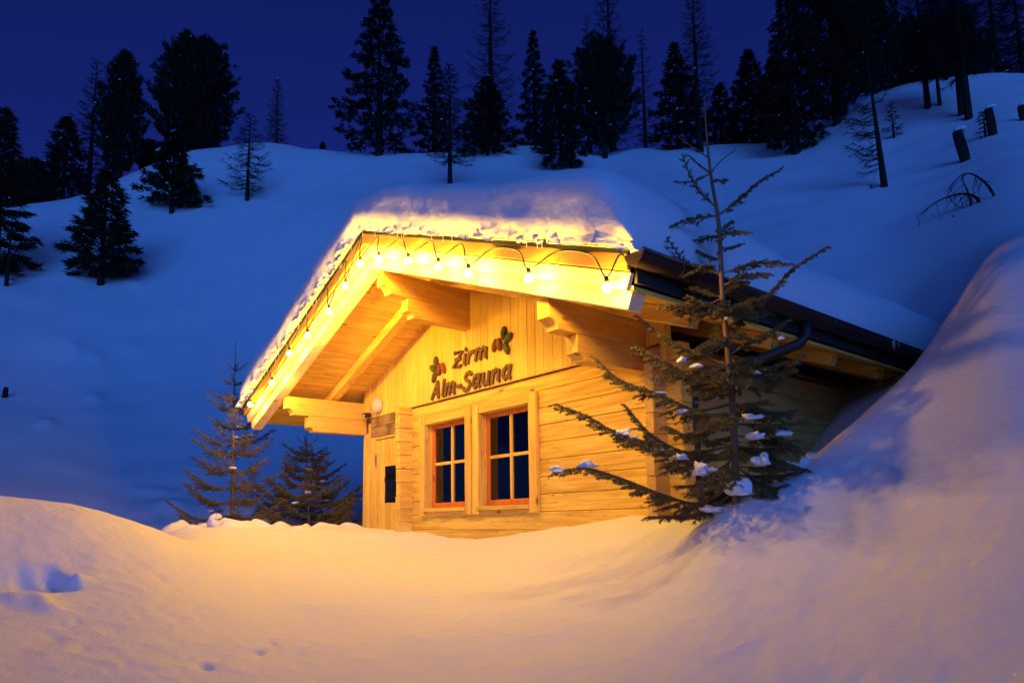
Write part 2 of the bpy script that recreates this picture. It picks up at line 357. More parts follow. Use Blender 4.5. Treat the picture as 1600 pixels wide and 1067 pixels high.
def vnoise(x, y, seed, cells):
    """smooth value noise on a lattice of given frequency (numpy)"""
    x = x*cells; y = y*cells; xi = np.floor(x).astype(int); yi = np.floor(y).astype(int); fx = x-xi; fy = y-yi
    def h(i, j):
        n = (i*374761393 + j*668265263 + seed*1442695041) & 0x7fffffff
        n = ((n ^ (n >> 13))*1274126177) & 0x7fffffff
        return ((n ^ (n >> 16)) & 0xffff)/65535.0*2-1
    sx = fx*fx*fx*(fx*(fx*6-15)+10); sy = fy*fy*fy*(fy*(fy*6-15)+10)
    return (h(xi, yi)*(1-sx)+h(xi+1, yi)*sx)*(1-sy) + (h(xi, yi+1)*(1-sx)+h(xi+1, yi+1)*sx)*sy
azr = np.radians(azq)[:, None]; XX = CAM[0]+np.sin(azr)*DQ[None, :]; YY = CAM[1]+np.cos(azr)*DQ[None, :]
near = np.clip((9.8-DQ)/1.5, 0, 1)[None, :]; far = 1-near
ZT = ZT + near*(0.012*vnoise(XX+YY*.4, YY*.6, 1, 2.2) + 0.0060*vnoise(XX*.8+YY*.8, YY*.5-XX*.5, 2, 6.0) + 0.0032*vnoise(XX*.6+YY*.6, YY-XX, 3, 14) + .0012*vnoise(XX, YY, 8, 33))
amp = np.clip((DQ-11)/25, 0, 1)[None, :]
ZT = ZT + far*amp*(0.34*vnoise(XX, YY, 4, .12) + 0.13*vnoise(XX+YY*.5, YY, 5, .33) + 0.03*vnoise(XX, YY, 6, 1.1))
ZT = ZT + far*(0.05*vnoise(XX, YY, 7, .8))
def bump_at(c, rx, ry, ang, h, power=2.0):
    global ZT
    ca, sa = math.cos(ang), math.sin(ang); dx = XX-c[0]; dy = YY-c[1]
    a = (dx*ca+dy*sa)/rx; b_ = (-dx*sa+dy*ca)/ry
    ZT = ZT + h*np.exp(-(np.abs(a)**power+np.abs(b_)**power))
def ground_at(u, v):
    """first point of the snow surface on the sight line"""
    for d in np.linspace(1.0, 60, 3000):
        P = at_d(u, v, d)
        if ground_z(P[0], P[1]) >= P[2]: return P
    return at_d(u, v, 40)
def ground_z(x, y):
    a = math.degrees(math.atan2(x-CAM[0], y-CAM[1])); d = math.hypot(x-CAM[0], y-CAM[1])
    while a < azq[0]: a += 360
    while a > azq[-1]: a -= 360
    i = int(np.clip(np.searchsorted(azq, a)-1, 0, len(azq)-2)); j = int(np.clip(np.searchsorted(DQ, d)-1, 0, len(DQ)-2))
    s = (a-azq[i])/(azq[i+1]-azq[i]); t = min(max((d-DQ[j])/(DQ[j+1]-DQ[j]), 0), 1)
    return float((ZT[i, j]*(1-t)+ZT[i, j+1]*t)*(1-s)+(ZT[i+1, j]*(1-t)+ZT[i+1, j+1]*t)*s)
va = math.radians(-75)
for (u_, v_, rx, ry, h, pw) in [(15, 908, .17, .11, -.075, 5), (72, 906, .17, .085, -.07, 5), (118, 912, .045, .08, .03, 2), (108, 918, .05, .05, .025, 2), (60, 938, .16, .05, .03, 2), (20, 935, .1, .05, .025, 2),
                            (320, 1040, .035, .025, -.03, 2), (404, 1021, .025, .02, -.02, 2), (426, 1006, .03, .01, -.012, 2), (468, 1021, .03, .02, -.018, 2),
                            (250, 902, .06, .03, -.012, 2), (85, 995, .05, .03, -.01, 2), (130, 1010, .05, .03, -.01, 2), (120, 972, .05, .02, -.008, 2)]:
    g = ground_at(u_, v_); bump_at(g, rx, ry, math.radians(15), h, pw)
rb = random.Random(5)
for k in range(42):                      # clods along the shovelled edge in front of the left spruces
    u_ = rb.uniform(235, 560); d_ = rb.uniform(8.7, 9.7); P = at_d(u_, 822, d_)
    bump_at(P, rb.uniform(.05, .16), rb.uniform(.05, .14), rb.uniform(0, 3), rb.uniform(.02, .075))
for (u_, v_, h) in [(115, 545, .12), (150, 560, .1), (148, 622, .12), (72, 663, .13), (205, 543, .08), (216, 448, .12), (292, 487, .1), (240, 770, .1), (265, 790, .1)]:
    g = ground_at(u_, v_); bump_at(g, .45, .22, math.radians(rb.uniform(-20, 40)), h)
for k in range(40):                      # crumbled snow on the bank beside the big spruce
    u_ = rb.uniform(1165, 1275); v_ = 776-(u_-1170)*.56; P = at_d(u_, v_, 4.35+(u_-1170)*.002+rb.uniform(-.08, .12))
    bump_at(P, rb.uniform(.015, .04), rb.uniform(.015, .04), 0, rb.uniform(.01, .035))
# snow drifts against trunks and the far drift edge
na, nd = ZT.shape
V = np.stack([XX, YY, ZT], -1).reshape(-1, 3)
ii, jj = np.meshgrid(np.arange(na-1), np.arange(nd-1), indexing='ij')
F = np.stack([ii*nd+jj, (ii+1)*nd+jj, (ii+1)*nd+jj+1, ii*nd+jj+1], -1).reshape(-1, 4)[:, ::-1]
gm = mesh_np('snow_ground', V, F)
ground = link('snow_ground', gm, M['snow'], None, True); tag(ground, kind='structure')
ground['label'] = 'deep snow cover of the hollow and the hillside behind'

# ------------------------------------------------------------------ the cabin
XR, ZP, SL, EV = -4.34, 2.865, 0.372, 3.53         # ridge x, barge top at ridge, slope, half width of roof
YB = -1.24                                          # barge board plane
YEND = 7.4
def zr(x): return ZP - SL*abs(x-XR)
base_z = -1.0
cabin = empty('log_cabin', (-4.2, 3.0, base_z), 'small log cabin of pale spruce with snow-laden gable roof and two windows', 'cabin')
# front wall logs
JT = [-0.83, -0.663, -0.495, -0.328, -0.16, 0.013, 0.179, 0.344, 0.508, 0.677, 0.845, 1.014, 1.187, 1.335]
FW0, FW1 = -5.72, -1.44
rl = random.Random(3)
for i in range(len(JT)-1):
    z0, z1 = JT[i]+.0018, JT[i+1]-.0018; dy = rl.uniform(-.003, .003)
    if z1 > 0.03 and z0 < 1.17: segs = [(FW0, -5.25), (-3.26, FW1)]
    else: segs = [(FW0, FW1)]
    for a, b_ in segs:
        box('log', a, b_+rl.uniform(-.006, .006), .025+dy, .165, z0, z1, M['log'], cabin, .006)
# left cross wall: log heads standing proud of the wall
HJ = [-.72, -.555, -.39, -.23, -.068, .092, .251, .414, .578, .747, .91, 1.073, 1.245, 1.345]
for i in range(len(HJ)-1):
    box('log_head', -5.690+rl.uniform(-.006, .004), -5.588+rl.uniform(-.004, .006), -.15+rl.uniform(-.012, .01), .8, HJ[i]+.002, HJ[i+1]-.002, M['log_y'], cabin, .006)
# right side wall logs, running back, heads crossing the front wall
for i in range(len(JT)-1):
    off = .083; z0, z1 = JT[i]+off+.0015, JT[i+1]+off-.0015
    if i == len(JT)-2: z1 = 1.12
    if z1 <= z0: continue
    box('side_log', -1.69+rl.uniform(-.004, .004), -1.597+rl.uniform(-.003, .003), -.14+rl.uniform(-.012, .012), 7.0, z0, z1, M['side'], cabin, .005)
# plate and side wall above, left and back walls (seen only through the windows)
box('wall_plate', -1.70, -1.60, .03, 7.0, 1.125, 1.30, M['beam'], cabin, .004)
box('side_wall', -6.84, -6.72, .05, 7.0, -1.0, 1.28, M['log_y'], cabin, .004)
box('back_wall', -6.70, -1.72, 6.9, 7.0, -1.0, 1.6, M['log'], cabin, .004)
box('inner_wall', -5.57, -1.72, 2.3, 2.36, -.95, 1.9, M['inside'], cabin, .004)
box('floor', -6.70, -1.72, .18, 6.85, -.98, -.93, M['inside'], cabin, 0)
box('ceiling', -6.70, -1.72, .17, 6.85, 1.36, 1.40, M['inside'], cabin, 0)
# door bay
bx = [(-6.844, -6.745), (-6.741, -6.652)]
for a, b_ in bx: box('corner_board', a, b_, -.005, .03, -.7, 1.13, M['wood_z'], cabin, .004)
door = box('door', -6.474, -5.70, .018, .05, -.85, 1.018, M['wood_z'], cabin, .003)
for k in range(6):
    a = -6.470+k*.128
    if a < -6.25 and a+.126 > -6.25 or a >= -6.25 and a < -5.93:
        # boards beside and around the pane
        if a+.126 <= -6.25 or a >= -5.93: box('door_board', a, a+.126, .006, .0175, -.84, 1.014, M['wood_z'], door, .002)
        else:
            box('door_board', a, a+.126, .006, .0175, .662, 1.014, M['wood_z'], door, .002)
            box('door_board', a, a+.126, .006, .0175, -.84, .173, M['wood_z'], door, .002)
            if a < -6.25: box('door_board', a, -6.252, .006, .0175, .174, .661, M['wood_z'], door, .002)
    else: box('door_board', a, a+.126, .006, .0175, -.84, 1.014, M['wood_z'], door, .002)
box('pane', -6.25, -5.93, .010, .0165, .177, .658, plain('dark_door_glass', (.004, .004, .005), .06), door, 0)
box('pane_bead', -6.256, -6.242, .0005, .006, .168, .668, M['wood_z'], door, 0)
box('pane_bead', -6.242, -5.93, .0005, .006, .655, .668, M['wood_x'], door, 0)
box('pane_bead', -6.242, -5.93, .0005, .006, .168, .181, M['wood_x'], door, 0)
box('hinge', -6.492, -6.470, -.012, .0055, .66, .82, M['steel'], door, .003)
box('door_frame', -6.648, -6.56, -.01, .06, -.85, 1.06, M['wood_z'], cabin, .004)
box('door_frame', -6.557, -6.478, -.002, .06, -.85, 1.06, M['wood_z'], cabin, .004)
box('door_frame', -6.478, -5.70, -.014, .06, 1.0225, 1.052, M['wood_x'], cabin, .004)
box('lintel_board', -6.648, -5.70, .004, .06, 1.062, 1.20, M['old'], cabin, .004)
box('lintel_board', -6.648, -5.70, .002, .06, 1.204, 1.336, M['old'], cabin, .004)
# gable cladding: vertical boards cut to the roof
def clad(x0, x1, y, zlow, w, rs):
    x = x0; r_ = random.Random(rs)
    while x < x1-.02:
        ww = min(w*r_.uniform(.85, 1.15), x1-x); a, b_ = x+.0016, x+ww-.0016
        top = [(b_, zr(b_)-.23), (a, zr(a)-.23)]
        if a < XR < b_: top.insert(1, (XR, zr(XR)-.23))
        if min(t[1] for t in top) > zlow+.02:
            prism('cladding_board', [(a, zlow+r_.uniform(-.002, .002)), (b_, zlow)]+top, 'y', y+r_.uniform(-.002, .001), y+.03, M['clad'], cabin, .0035)
        x += ww
clad(-5.775, -1.60, -.010, 1.34, .132, 1)
clad(-6.648, -5.78, .002, 1.339, .15, 2)
prism('cladding_board', [(-6.83, 1.345), (-6.652, 1.345), (-6.652, zr(-6.652)-.23), (-6.83, zr(-6.83)-.23)], 'y', -.02, .03, M['wood_z'], cabin, .003)
prism('cladding_board', [(-1.597, 1.10), (-1.545, 1.10), (-1.545, zr(-1.545)-.24), (-1.597, zr(-1.597)-.24)], 'y', -.03, .06, M['wood_z'], cabin, .003)

# windows
def window(x0, label):
    # x0: outer left of the casing; casing 1.075 wide, opening .84
    c = empty('window', (x0+.54, .0, .0)); c.parent = cabin; c.matrix_parent_inverse = PINV[cabin.name]
    PINV[c.name] = Matrix.Translation(-Vector((x0+.54, 0, 0)))
    c['label'] = label
    xl, xr_ = x0+.114, x0+.960
    box('casing', x0, xl, -.022, .024, 0, 1.18, M['wood_z'], c, .004)
    box('casing', xr_, x0+1.074, -.022, .024, .004, 1.18, M['wood_z'], c, .004)
    box('casing', xl+.001, xr_-.001, -.012, .024, 1.082, 1.182, M['wood_x'], c, .004)
    box('sill', xl-.03, xr_-.001, -.034, .11, .045, .088, M['wood_x'], c, .005)
    box('casing', xl+.001, xr_-.001, .002, .024, -.0, .044, M['wood_x'], c, .003)
    # reveal boards
    box('jamb', xl-.03, xl, .026, .2, .03, 1.11, M['wood_z'], c, .002)
    box('jamb', xr_, xr_+.03, .026, .2, .03, 1.11, M['wood_z'], c, .002)
    box('jamb', xl+.001, xr_-.001, .026, .2, 1.083, 1.11, M['wood_x'], c, .002)
    # orange frame
    f0, f1 = .088, .135
    fr_ = box('frame', xl+.001, xl+.050, f0, f1, .090, 1.082, M['frame'], c, .004)
    box('frame', xr_-.050, xr_-.001, f0, f1, .090, 1.082, M['frame'], c, .004)
    box('frame', xl+.051, xr_-.051, f0+.001, f1, 1.030, 1.081, M['frame'], c, .004)
    box('frame', xl+.051, xr_-.051, f0-.012, f1, .091, .150, M['frame'], c, .004)
    xm = (xl+xr_)/2
    box('muntin', xm-.018, xm+.018, f0+.004, f1-.01, .151, 1.029, M['wood_z'], c, .004)
    box('muntin', xl+.051, xm-.0185, f0+.006, f1-.01, .590, .624, M['wood_x'], c, .004)
    box('muntin', xm+.0185, xr_-.051, f0+.006, f1-.01, .590, .624, M['wood_x'], c, .004)
    for (a, b_) in ((xl+.052, xm-.0185), (xm+.0185, xr_-.052)):
        for (z0, z1) in ((.152, .589), (.625, 1.028)):
            box('pane', a, b_, .112, .116, z0, z1, M['glass'], c, 0)
            box('spacer', a, a+.010, .118, .132, z0, z1, M['steel'], c, 0)
    return c
window(-5.346, 'left window with bucket and ladle behind its panes')
window(-4.247, 'right window nearer the big spruce')
box('window_shelf', -5.2, -3.3, .19, .42, .06, .09, M['wood_x'], cabin, .004)
for ua, ub in ((683, 703), (767, 791)):
    box('window_lining', float(on_y(ua, 700, .42)[0]), float(on_y(ub, 700, .42)[0]), .42, .45, .1, 1.2, M['wood_z'], cabin, .004)

# purlins with stepped, coved ends
def purlin(xc, top, joint, bot, wd=.134):
    h = wd/2
    def prof(y0, zt, zc, zb, r_):
        pts = [(y0, zt), (y0, zc)]
        cy, cz = y0, zb
        for k in range(0, 7):
            a = math.pi/2*(1-k/6)
            pts.append((y0+.012+r_*math.cos(a), zb+(zc-zb-.004)*math.sin(a)))
        return pts + [(.012 if xc < -6.7 or xc > -2 else -.012, zb), (.012 if xc < -6.7 or xc > -2 else -.012, zt)]
    prism('purlin', [(y, z) for y, z in prof(-1.08, top, joint+.08, joint, .075)], 'x', xc-h, xc+h, M['beam'], cabin, .003)
    prism('purlin_bracket', [(y, z) for y, z in prof(-.80, joint-.003, joint-.145, bot, .06)], 'x', xc-h+.001, xc+h-.001, M['beam'], cabin, .003)
purlin(XR, 2.487, 2.258, 2.05)
purlin(XR+2.52, 1.552, 1.323, 1.122)
purlin(XR-2.52, 1.552, 1.323, 1.122)
# rafters and soffit
def slope_piece(name, xa, xb, dz0, dz1, y0, y1, mat, bevel=.004, parent=None):
    """piece following the roof slope between xa and xb (one side), dz below the roof line"""
    return prism(name, [(xa, zr(xa)-dz1), (xb, zr(xb)-dz1), (xb, zr(xb)-dz0), (xa, zr(xa)-dz0)], 'y', y0, y1, mat, parent or cabin, bevel)
for s in (-1, 1):
    xe = XR+s*(EV-.05)
    nx_, nz_ = -.045*s, -.11
    # fly rafter, its end cut square to the slope
    def raf(y0, y1, e, mat):
        xa, xb = XR+s*.001, XR+s*e
        prism('rafter', [(xa, zr(xa)-.362), (xb-s*.045, zr(xb-s*.045)-.362), (xb, zr(xb)-.238), (xa, zr(xa)-.238)], 'y', y0, y1, mat, cabin, .004)
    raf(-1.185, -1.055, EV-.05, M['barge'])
    for y in [-.43, .62, 1.62, 2.62, 3.62, 4.62, 5.62]:
        raf(y-.055, y+.055, EV-.12, M['wood_x'])
    # barge boards: upper strip standing proud of the lower board
    prism('barge_board', [(XR+s*.001, ZP-.127), (xe+s*.042, zr(xe+s*.042)-.122), (xe+s*.05, zr(xe+s*.05)), (XR+s*.001, ZP)], 'y', -1.272, -1.238, M['strip'], cabin, .003)
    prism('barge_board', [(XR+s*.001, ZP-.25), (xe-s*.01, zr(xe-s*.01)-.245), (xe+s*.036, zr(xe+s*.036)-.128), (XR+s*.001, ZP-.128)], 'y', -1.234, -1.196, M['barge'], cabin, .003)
    # soffit boards, running parallel to the ridge
    nB = 23; w_ = (EV-.03)/nB
    for k in range(nB):
        a = XR+s*(k*w_+.001); b_ = XR+s*((k+1)*w_-.001)
        slope_piece('soffit_board', a, b_, .205, .234, -1.194, YEND, M['wood_y'], .0022)
    prism('roof_skin', [(XR+s*.0, ZP-.02), (XR+s*(EV+.02), zr(XR+s*(EV+.02))-.02), (XR+s*(EV+.02), zr(XR+s*(EV+.02))+.012), (XR, ZP+.012)], 'y', -1.285, YEND+.03, M['felt'], cabin, 0)
    box('eave_fascia', min(XR+s*(EV-.025), XR+s*(EV+.0)), max(XR+s*(EV-.025), XR+s*(EV+.0)), -1.19, YEND, zr(xe)-.20, zr(xe)-.03, M['felt'], cabin, .002)
    # half round gutter with end cap and brackets
    gx, gz, gr = XR+s*(EV+.065), zr(XR+s*EV)-.035, .075
    bm = bmesh.new(); ys = [-1.29, YEND]; ring = []
    n_ = 14
    for y in ys:
        zz = gz
        ring.append([bm.verts.new((gx+gr*math.cos(math.pi+math.pi*k/n_), y, zz+gr*math.sin(math.pi+math.pi*k/n_))) for k in range(n_+1)])
        ring.append([bm.verts.new((gx+(gr-.006)*math.cos(math.pi+math.pi*k/n_), y, zz+(gr-.006)*math.sin(math.pi+math.pi*k/n_))) for k in range(n_+1)])
    for k in range(n_):
        bm.faces.new((ring[0][k], ring[0][k+1], ring[2][k+1], ring[2][k]))
        bm.faces.new((ring[1][k+1], ring[1][k], ring[3][k], ring[3][k+1]))
    bm.faces.new((ring[0][0], ring[2][0], ring[3][0], ring[1][0])); bm.faces.new((ring[0][n_], ring[1][n_], ring[3][n_], ring[2][n_]))
    bm.faces.new(ring[0][::-1]); bm.faces.new(ring[2])
    me = bpy.data.meshes.new('gutter'); bm.to_mesh(me); bm.free()
    gut = link('gutter', me, M['gutter'], cabin)
    V_, F_ = tube_arrays([(gx+s*gr, -1.29, gz+.004), (gx+s*gr, YEND, gz+.004)], .010, 8)
    link('gutter_bead', mesh_from('gutter_bead', V_, F_), M['gutter'], gut, True)
    for y in (-.9, .1, 1.1, 2.1, 3.1, 4.1):
        pts = [(gx+(gr+.004)*math.cos(math.pi+math.pi*k/10), y, gz+(gr+.004)*math.sin(math.pi+math.pi*k/10)) for k in range(11)]
        V_, F_ = tube_arrays(pts, .006, 5); link('gutter_bracket', mesh_from('gutter_bracket', V_, F_), M['gutter'], gut)
    # downpipe
    if s > 0:
        pts = [(gx, .75, gz-.07), (gx, .75, gz-.17), (gx-.05, .72, gz-.24), (-1.47, .30, 1.02), (-1.50, .26, .95), (-1.50, .25, .86), (-1.50, .25, -.8)]
        tube('downpipe', pts, .042, M['black'], cabin, 12)
        for z in (.15, .62): tube('pipe_clamp', [(-1.50, .25, z-.012), (-1.50, .25, z+.012)], .049, M['black'], cabin, 12)
    else:
        pts = [(gx, .85, gz-.06), (gx, .85, gz-.25), (gx+.04, .83, gz-.33), (-6.98, .30, .93), (-6.93, .27, .86), (-6.93, .27, .75), (-6.93, .27, -.8)]
        tube('downpipe', pts, .045, M['gutter'], cabin, 12)

# ------------------------------------------------------------------ snow on the roof
def roof_snow():
    rng = np.random.default_rng(4)
    x0, x1, y0, y1 = XR-EV-.03, XR+EV+.10, -1.315, YEND
    def edge_samples(a, b_, n, m_):
        e = (np.linspace(0, 1, n)**4.0)*.6
        return np.concatenate([a+e, np.linspace(a+.6, b_-.6, m_)[1:-1], (b_-e)[::-1]])
    xs = np.unique(np.concatenate([edge_samples(x0, x1, 34, 300), [XR]])); ys = edge_samples(y0, y1, 60, 60)
    X, Y = np.meshgrid(xs, ys, indexing='ij')
    rag = .022*vnoise(X, X*0+3, 11, 4.0)+.022*vnoise(X, X*0+7, 12, 11.0)+.012*vnoise(X, X*0+7, 13, 29.0)
    dfront = Y-y0; dxl = X-x0; dxr = x1-X; dback = y1-Y
    def prof(d, w, p): t = np.clip(d/w, 0, 1); return (1-(1-t)**p)**(1/p)
    T = .47+.07*np.clip((X-XR)/3, -1, 1)+.05*vnoise(X, Y, 21, .8)+.02*vnoise(X, Y, 22, 2.3)
    pf = prof(dfront, .27, 3.4)
    low = np.exp(-((dfront-.05)/.07)**2)
    Tt = T*pf*prof(dxl, .55, 2.0)*prof(dxr, .42, 2.2)*prof(dback, .4, 2)
    roundridge = np.sqrt((X-XR)**2+.55**2)-.55
    Zr = ZP-SL*roundridge*np.where(np.abs(X-XR) < 2.6, 1, 1)
    base = zr_np(X)+.010
    Z = np.maximum(base+Tt-.10*np.exp(-((X-XR)/.45)**2)*pf, base)
    # clumpy, torn lower lip along the front
    lip = (.016*vnoise(X, Z*2, 31, 9.0)+.018*vnoise(X, Z*2, 32, 21.0)+.014*vnoise(X, Z*3, 33, 47.0))
    h_ = Z-base
    lipw = np.exp(-(h_/.06)**2)*np.clip(1-dfront/.3, 0, 1)
    Yd = Y + lip*lipw*1.2 + rag*np.exp(-(h_/.07)**2)*np.clip(1-dfront/.14, 0, 1) - .020*np.exp(-((h_-.12)/.10)**2)*np.clip(1-dfront/.3, 0, 1)
    Yd = Yd - .110*np.clip(h_/.42, 0, 1)*np.clip(1-dfront/.34, 0, 1)
    Z = Z + np.clip(lip, -.02, .05)*lipw*.6
    Yd = Yd + np.clip(1-dfront/.3, 0, 1)*np.clip(h_/.1, 0, 1)*(.014*vnoise(X, Z, 51, 2.0)+.004*vnoise(X, Z, 52, 6.0)+.0015*vnoise(X, Z, 53, 15.0))
    Z[:, 0] = base[:, 0]+np.minimum(0, -.045*np.clip(vnoise(xs, xs*0+1, 41, 6.0)-.35, 0, 1))
    Zb = base+0*Z
    n1, n2 = X.shape
    top = np.stack([X, Yd, Z], -1).reshape(-1, 3)
    bot = np.stack([np.clip(X, XR-EV, XR+EV+.03), np.maximum(Y, -1.28), base-.001], -1).reshape(-1, 3)
    V = np.concatenate([top, bot])
    ii, jj = np.meshgrid(np.arange(n1-1), np.arange(n2-1), indexing='ij')
    f = np.stack([ii*n2+jj, (ii+1)*n2+jj, (ii+1)*n2+jj+1, ii*n2+jj+1], -1).reshape(-1, 4)
    o = n1*n2; F = [f, f[:, ::-1]+o]
    def strip(idx):
        idx = np.asarray(idx); return np.stack([idx[:-1], idx[:-1]+o, idx[1:]+o, idx[1:]], -1)
    F.append(strip(np.arange(n1)*n2)[:, ::-1]*1); F.append(strip(np.arange(n1)*n2+n2-1))
    F.append(strip(np.arange(n2))); F.append(strip((n1-1)*n2+np.arange(n2))[:, ::-1])
    return mesh_np('roof_snow', V, np.concatenate(F))
def zr_np(x): return ZP-SL*np.abs(x-XR)
rs = link('roof_snow', roof_snow(), M['snow_roof'], None, True)
tag(rs, 'thick rounded snow blanket lying on the cabin roof', 'snow')
ri = random.Random(9)
for k in range(26):
    x = ri.uniform(-7.2, -1.0); h = ri.uniform(.03, .075)
    tube('icicle', [(x, -1.283, zr(x)+.01), (x+.001, -1.284, zr(x)-h*.6), (x, -1.284, zr(x)-h)], [.006, .0035, .0008], M['snow_clump'], rs, 5)
for k in range(30):
    x = ri.uniform(-7.6, -1.0)
    blob('snow_crumb', (x, -1.292, zr(x)+ri.uniform(.01, .05)), [ri.uniform(.012, .035) for _ in range(3)], k, M['snow_clump'], rs, 2, .5)
for k in range(7):
    y = ri.uniform(2.2, 4.4)
    tube('icicle', [(XR+EV+.12, y, zr(XR+EV)+.03), (XR+EV+.145, y, zr(XR+EV)-.03), (XR+EV+.145, y, zr(XR+EV)-ri.uniform(.06, .14))], [.008, .006, .001], M['snow_clump'], rs, 5)

# ------------------------------------------------------------------ light string along the barge boards
BULB_PX = [(391, 632), (425, 598), (452, 552), (481, 524), (514, 487), (540, 447), (563, 412), (592, 405), (638, 408), (685, 416), (732, 427), (826, 435), (948, 450)]
YBULB = -1.365
BULBS = [(float(on_y(u_, v_, YBULB)[0]), float(on_y(u_, v_, YBULB)[2])) for u_, v_ in BULB_PX]
string = empty('light_string', (-4.3, -1.32, 2.5), 'string of glowing round bulbs on green cable looped along the barge boards', 'light string')
cable = []; rc = random.Random(2)
for i, (x, z) in enumerate(BULBS):
    yb = YBULB
    bm = bmesh.new(); bmesh.ops.create_icosphere(bm, subdivisions=2, radius=.029)
    for v in bm.verts:
        if v.co.z > 0: v.co.x *= 1-.35*(v.co.z/.029); v.co.y *= 1-.35*(v.co.z/.029)
        v.co += Vector((x, yb, z))
    me = bpy.data.meshes.new('bulb'); bm.to_mesh(me); bm.free(); link('bulb', me, M['bulb'], string, True)
    tube('socket', [(x, yb, z+.024), (x, yb, z+.040), (x, yb, z+.068)], [.015, .018, .014], M['cable'], string, 10)
    cable.append(np.array([x, yb, z+.068]))
    if i+1 < len(BULBS):
        x2, z2 = BULBS[i+1]
        for t in ((.28, .72) if x > -2.6 else (.5,)):
            xm = x+(x2-x)*t; cable.append(np.array([xm, -1.285, zr(xm)-.045-(0 if t == .5 else rc.uniform(0, .02))]))
x = BULBS[-1][0]; cable += [np.array([-.86, -1.285, zr(-.86)-.03]), np.array([-.80, -1.24, zr(-.80)-.09])]
cable = [np.array([-7.80, -1.27, zr(-7.8)-.06])]+cable
def catmull(P, n=7):
    P = [P[0]]+list(P)+[P[-1]]; out = []
    for i in range(1, len(P)-2):
        for k in range(n):
            t = k/n; a, b_, c_, d_ = P[i-1], P[i], P[i+1], P[i+2]
            out.append(.5*((2*b_)+(-a+c_)*t+(2*a-5*b_+4*c_-d_)*t*t+(-a+3*b_-3*c_+d_)*t**3))
    out.append(P[-2]); return out
tube('cable', catmull(cable), .0062, M['cable'], string, 6)

# ------------------------------------------------------------------ carved lettering on the gable
sign = empty('carved_lettering', (-4.3, -.03, 1.345), 'dark carved wooden lettering with two pine cone emblems on the gable boards', 'sign')
GL = {  # strokes in a box: x 0..w, y 0..1 (cap height), x-height .72
 'Z': (.62, [[(.04, .98), (.58, .98), (.06, .03), (.60, .03)], [(.16, .52), (.50, .52)]]),
 'i': (.26, [[(.12, .68), (.12, .05), (.22, .02)], [(.12, .92), (.15, .99)]]),
 'r': (.46, [[(.10, .70), (.10, .02)], [(.10, .45), (.24, .68), (.42, .64)]]),
 'm': (.80, [[(.08, .70), (.08, .02)], [(.08, .50), (.22, .70), (.38, .62), (.38, .02)], [(.38, .50), (.54, .70), (.69, .62), (.69, .05), (.78, .03)]]),
 'A': (.70, [[(.04, .02), (.38, 1.0)], [(.38, 1.0), (.60, .02)], [(.18, .38), (.54, .38)]]),
 'l': (.26, [[(.12, 1.0), (.12, .05), (.22, .03)]]),
 '-': (.40, [[(.06, .36), (.32, .36)]]),
 'S': (.62, [[(.56, .84), (.42, .99), (.20, .94), (.12, .74), (.24, .58), (.46, .46), (.56, .26), (.42, .05), (.20, .02), (.06, .18)]]),
 'a': (.60, [[(.46, .62), (.28, .71), (.10, .52), (.08, .22), (.22, .03), (.44, .22)], [(.49, .72), (.45, .12), (.57, .03)]]),
 'u': (.60, [[(.09, .70), (.09, .20), (.22, .03), (.42, .16)], [(.46, .70), (.46, .10), (.56, .03)]]),
 'n': (.60, [[(.09, .70), (.09, .02)], [(.09, .48), (.26, .70), (.45, .62), (.45, .06), (.55, .03)]]),
}
def letter(ch, x, zb, H, kx, shear=.22, wd=.040):
    w, strokes = GL[ch]; bm = bmesh.new()
    for si, st in enumerate(strokes):
        P = [Vector((x+px_*kx+shear*py_*H, zb+py_*H)) for px_, py_ in st]
        Lf, Rt = [], []
        for i, q in enumerate(P):
            t = (P[min(i+1, len(P)-1)]-P[max(i-1, 0)]).normalized(); n_ = Vector((-t.y, t.x))
            e = wd*.5*(1.05 if i not in (0, len(P)-1) else 1.0)
            ex = t*(wd*.25) if i == len(P)-1 else (-t*(wd*.25) if i == 0 else Vector((0, 0)))
            Lf.append(q+n_*e+ex); Rt.append(q-n_*e+ex)
        y0, y1 = -.034-si*.0012, -.0125
        fa = [bm.verts.new((p.x, y0, p.y)) for p in Lf]; fb = [bm.verts.new((p.x, y0, p.y)) for p in Rt]
        ba = [bm.verts.new((p.x, y1, p.y)) for p in Lf]; bb = [bm.verts.new((p.x, y1, p.y)) for p in Rt]
        n = len(P)
        for i in range(n-1):
            bm.faces.new((fa[i], fb[i], fb[i+1], fa[i+1])); bm.faces.new((ba[i], ba[i+1], bb[i+1], bb[i]))
            bm.faces.new((fa[i], fa[i+1], ba[i+1], ba[i])); bm.faces.new((fb[i], bb[i], bb[i+1], fb[i+1]))
        bm.faces.new((fa[0], ba[0], bb[0], fb[0])); bm.faces.new((fa[-1], fb[-1], bb[-1], ba[-1]))
    bmesh.ops.recalc_face_normals(bm, faces=bm.faces[:])
    me = bpy.data.meshes.new('letter'); bm.to_mesh(me); bm.free()
    link('letter', me, M['letter'], sign); return w
def word(s, x0, x1, zb0, zb1, H):
    tot = sum(GL[c][0] for c in s); k = (x1-x0)/tot; x = x0
    for c in s:
        t = (x-x0)/(x1-x0); letter(c, x, zb0+(zb1-zb0)*t, H, k*.90); x += GL[c][0]*k
word('Zirm', -4.62, -3.93, 1.655, 1.67, .18)
word('Alm-Sauna', -5.07, -3.53, 1.365, 1.372, .195)
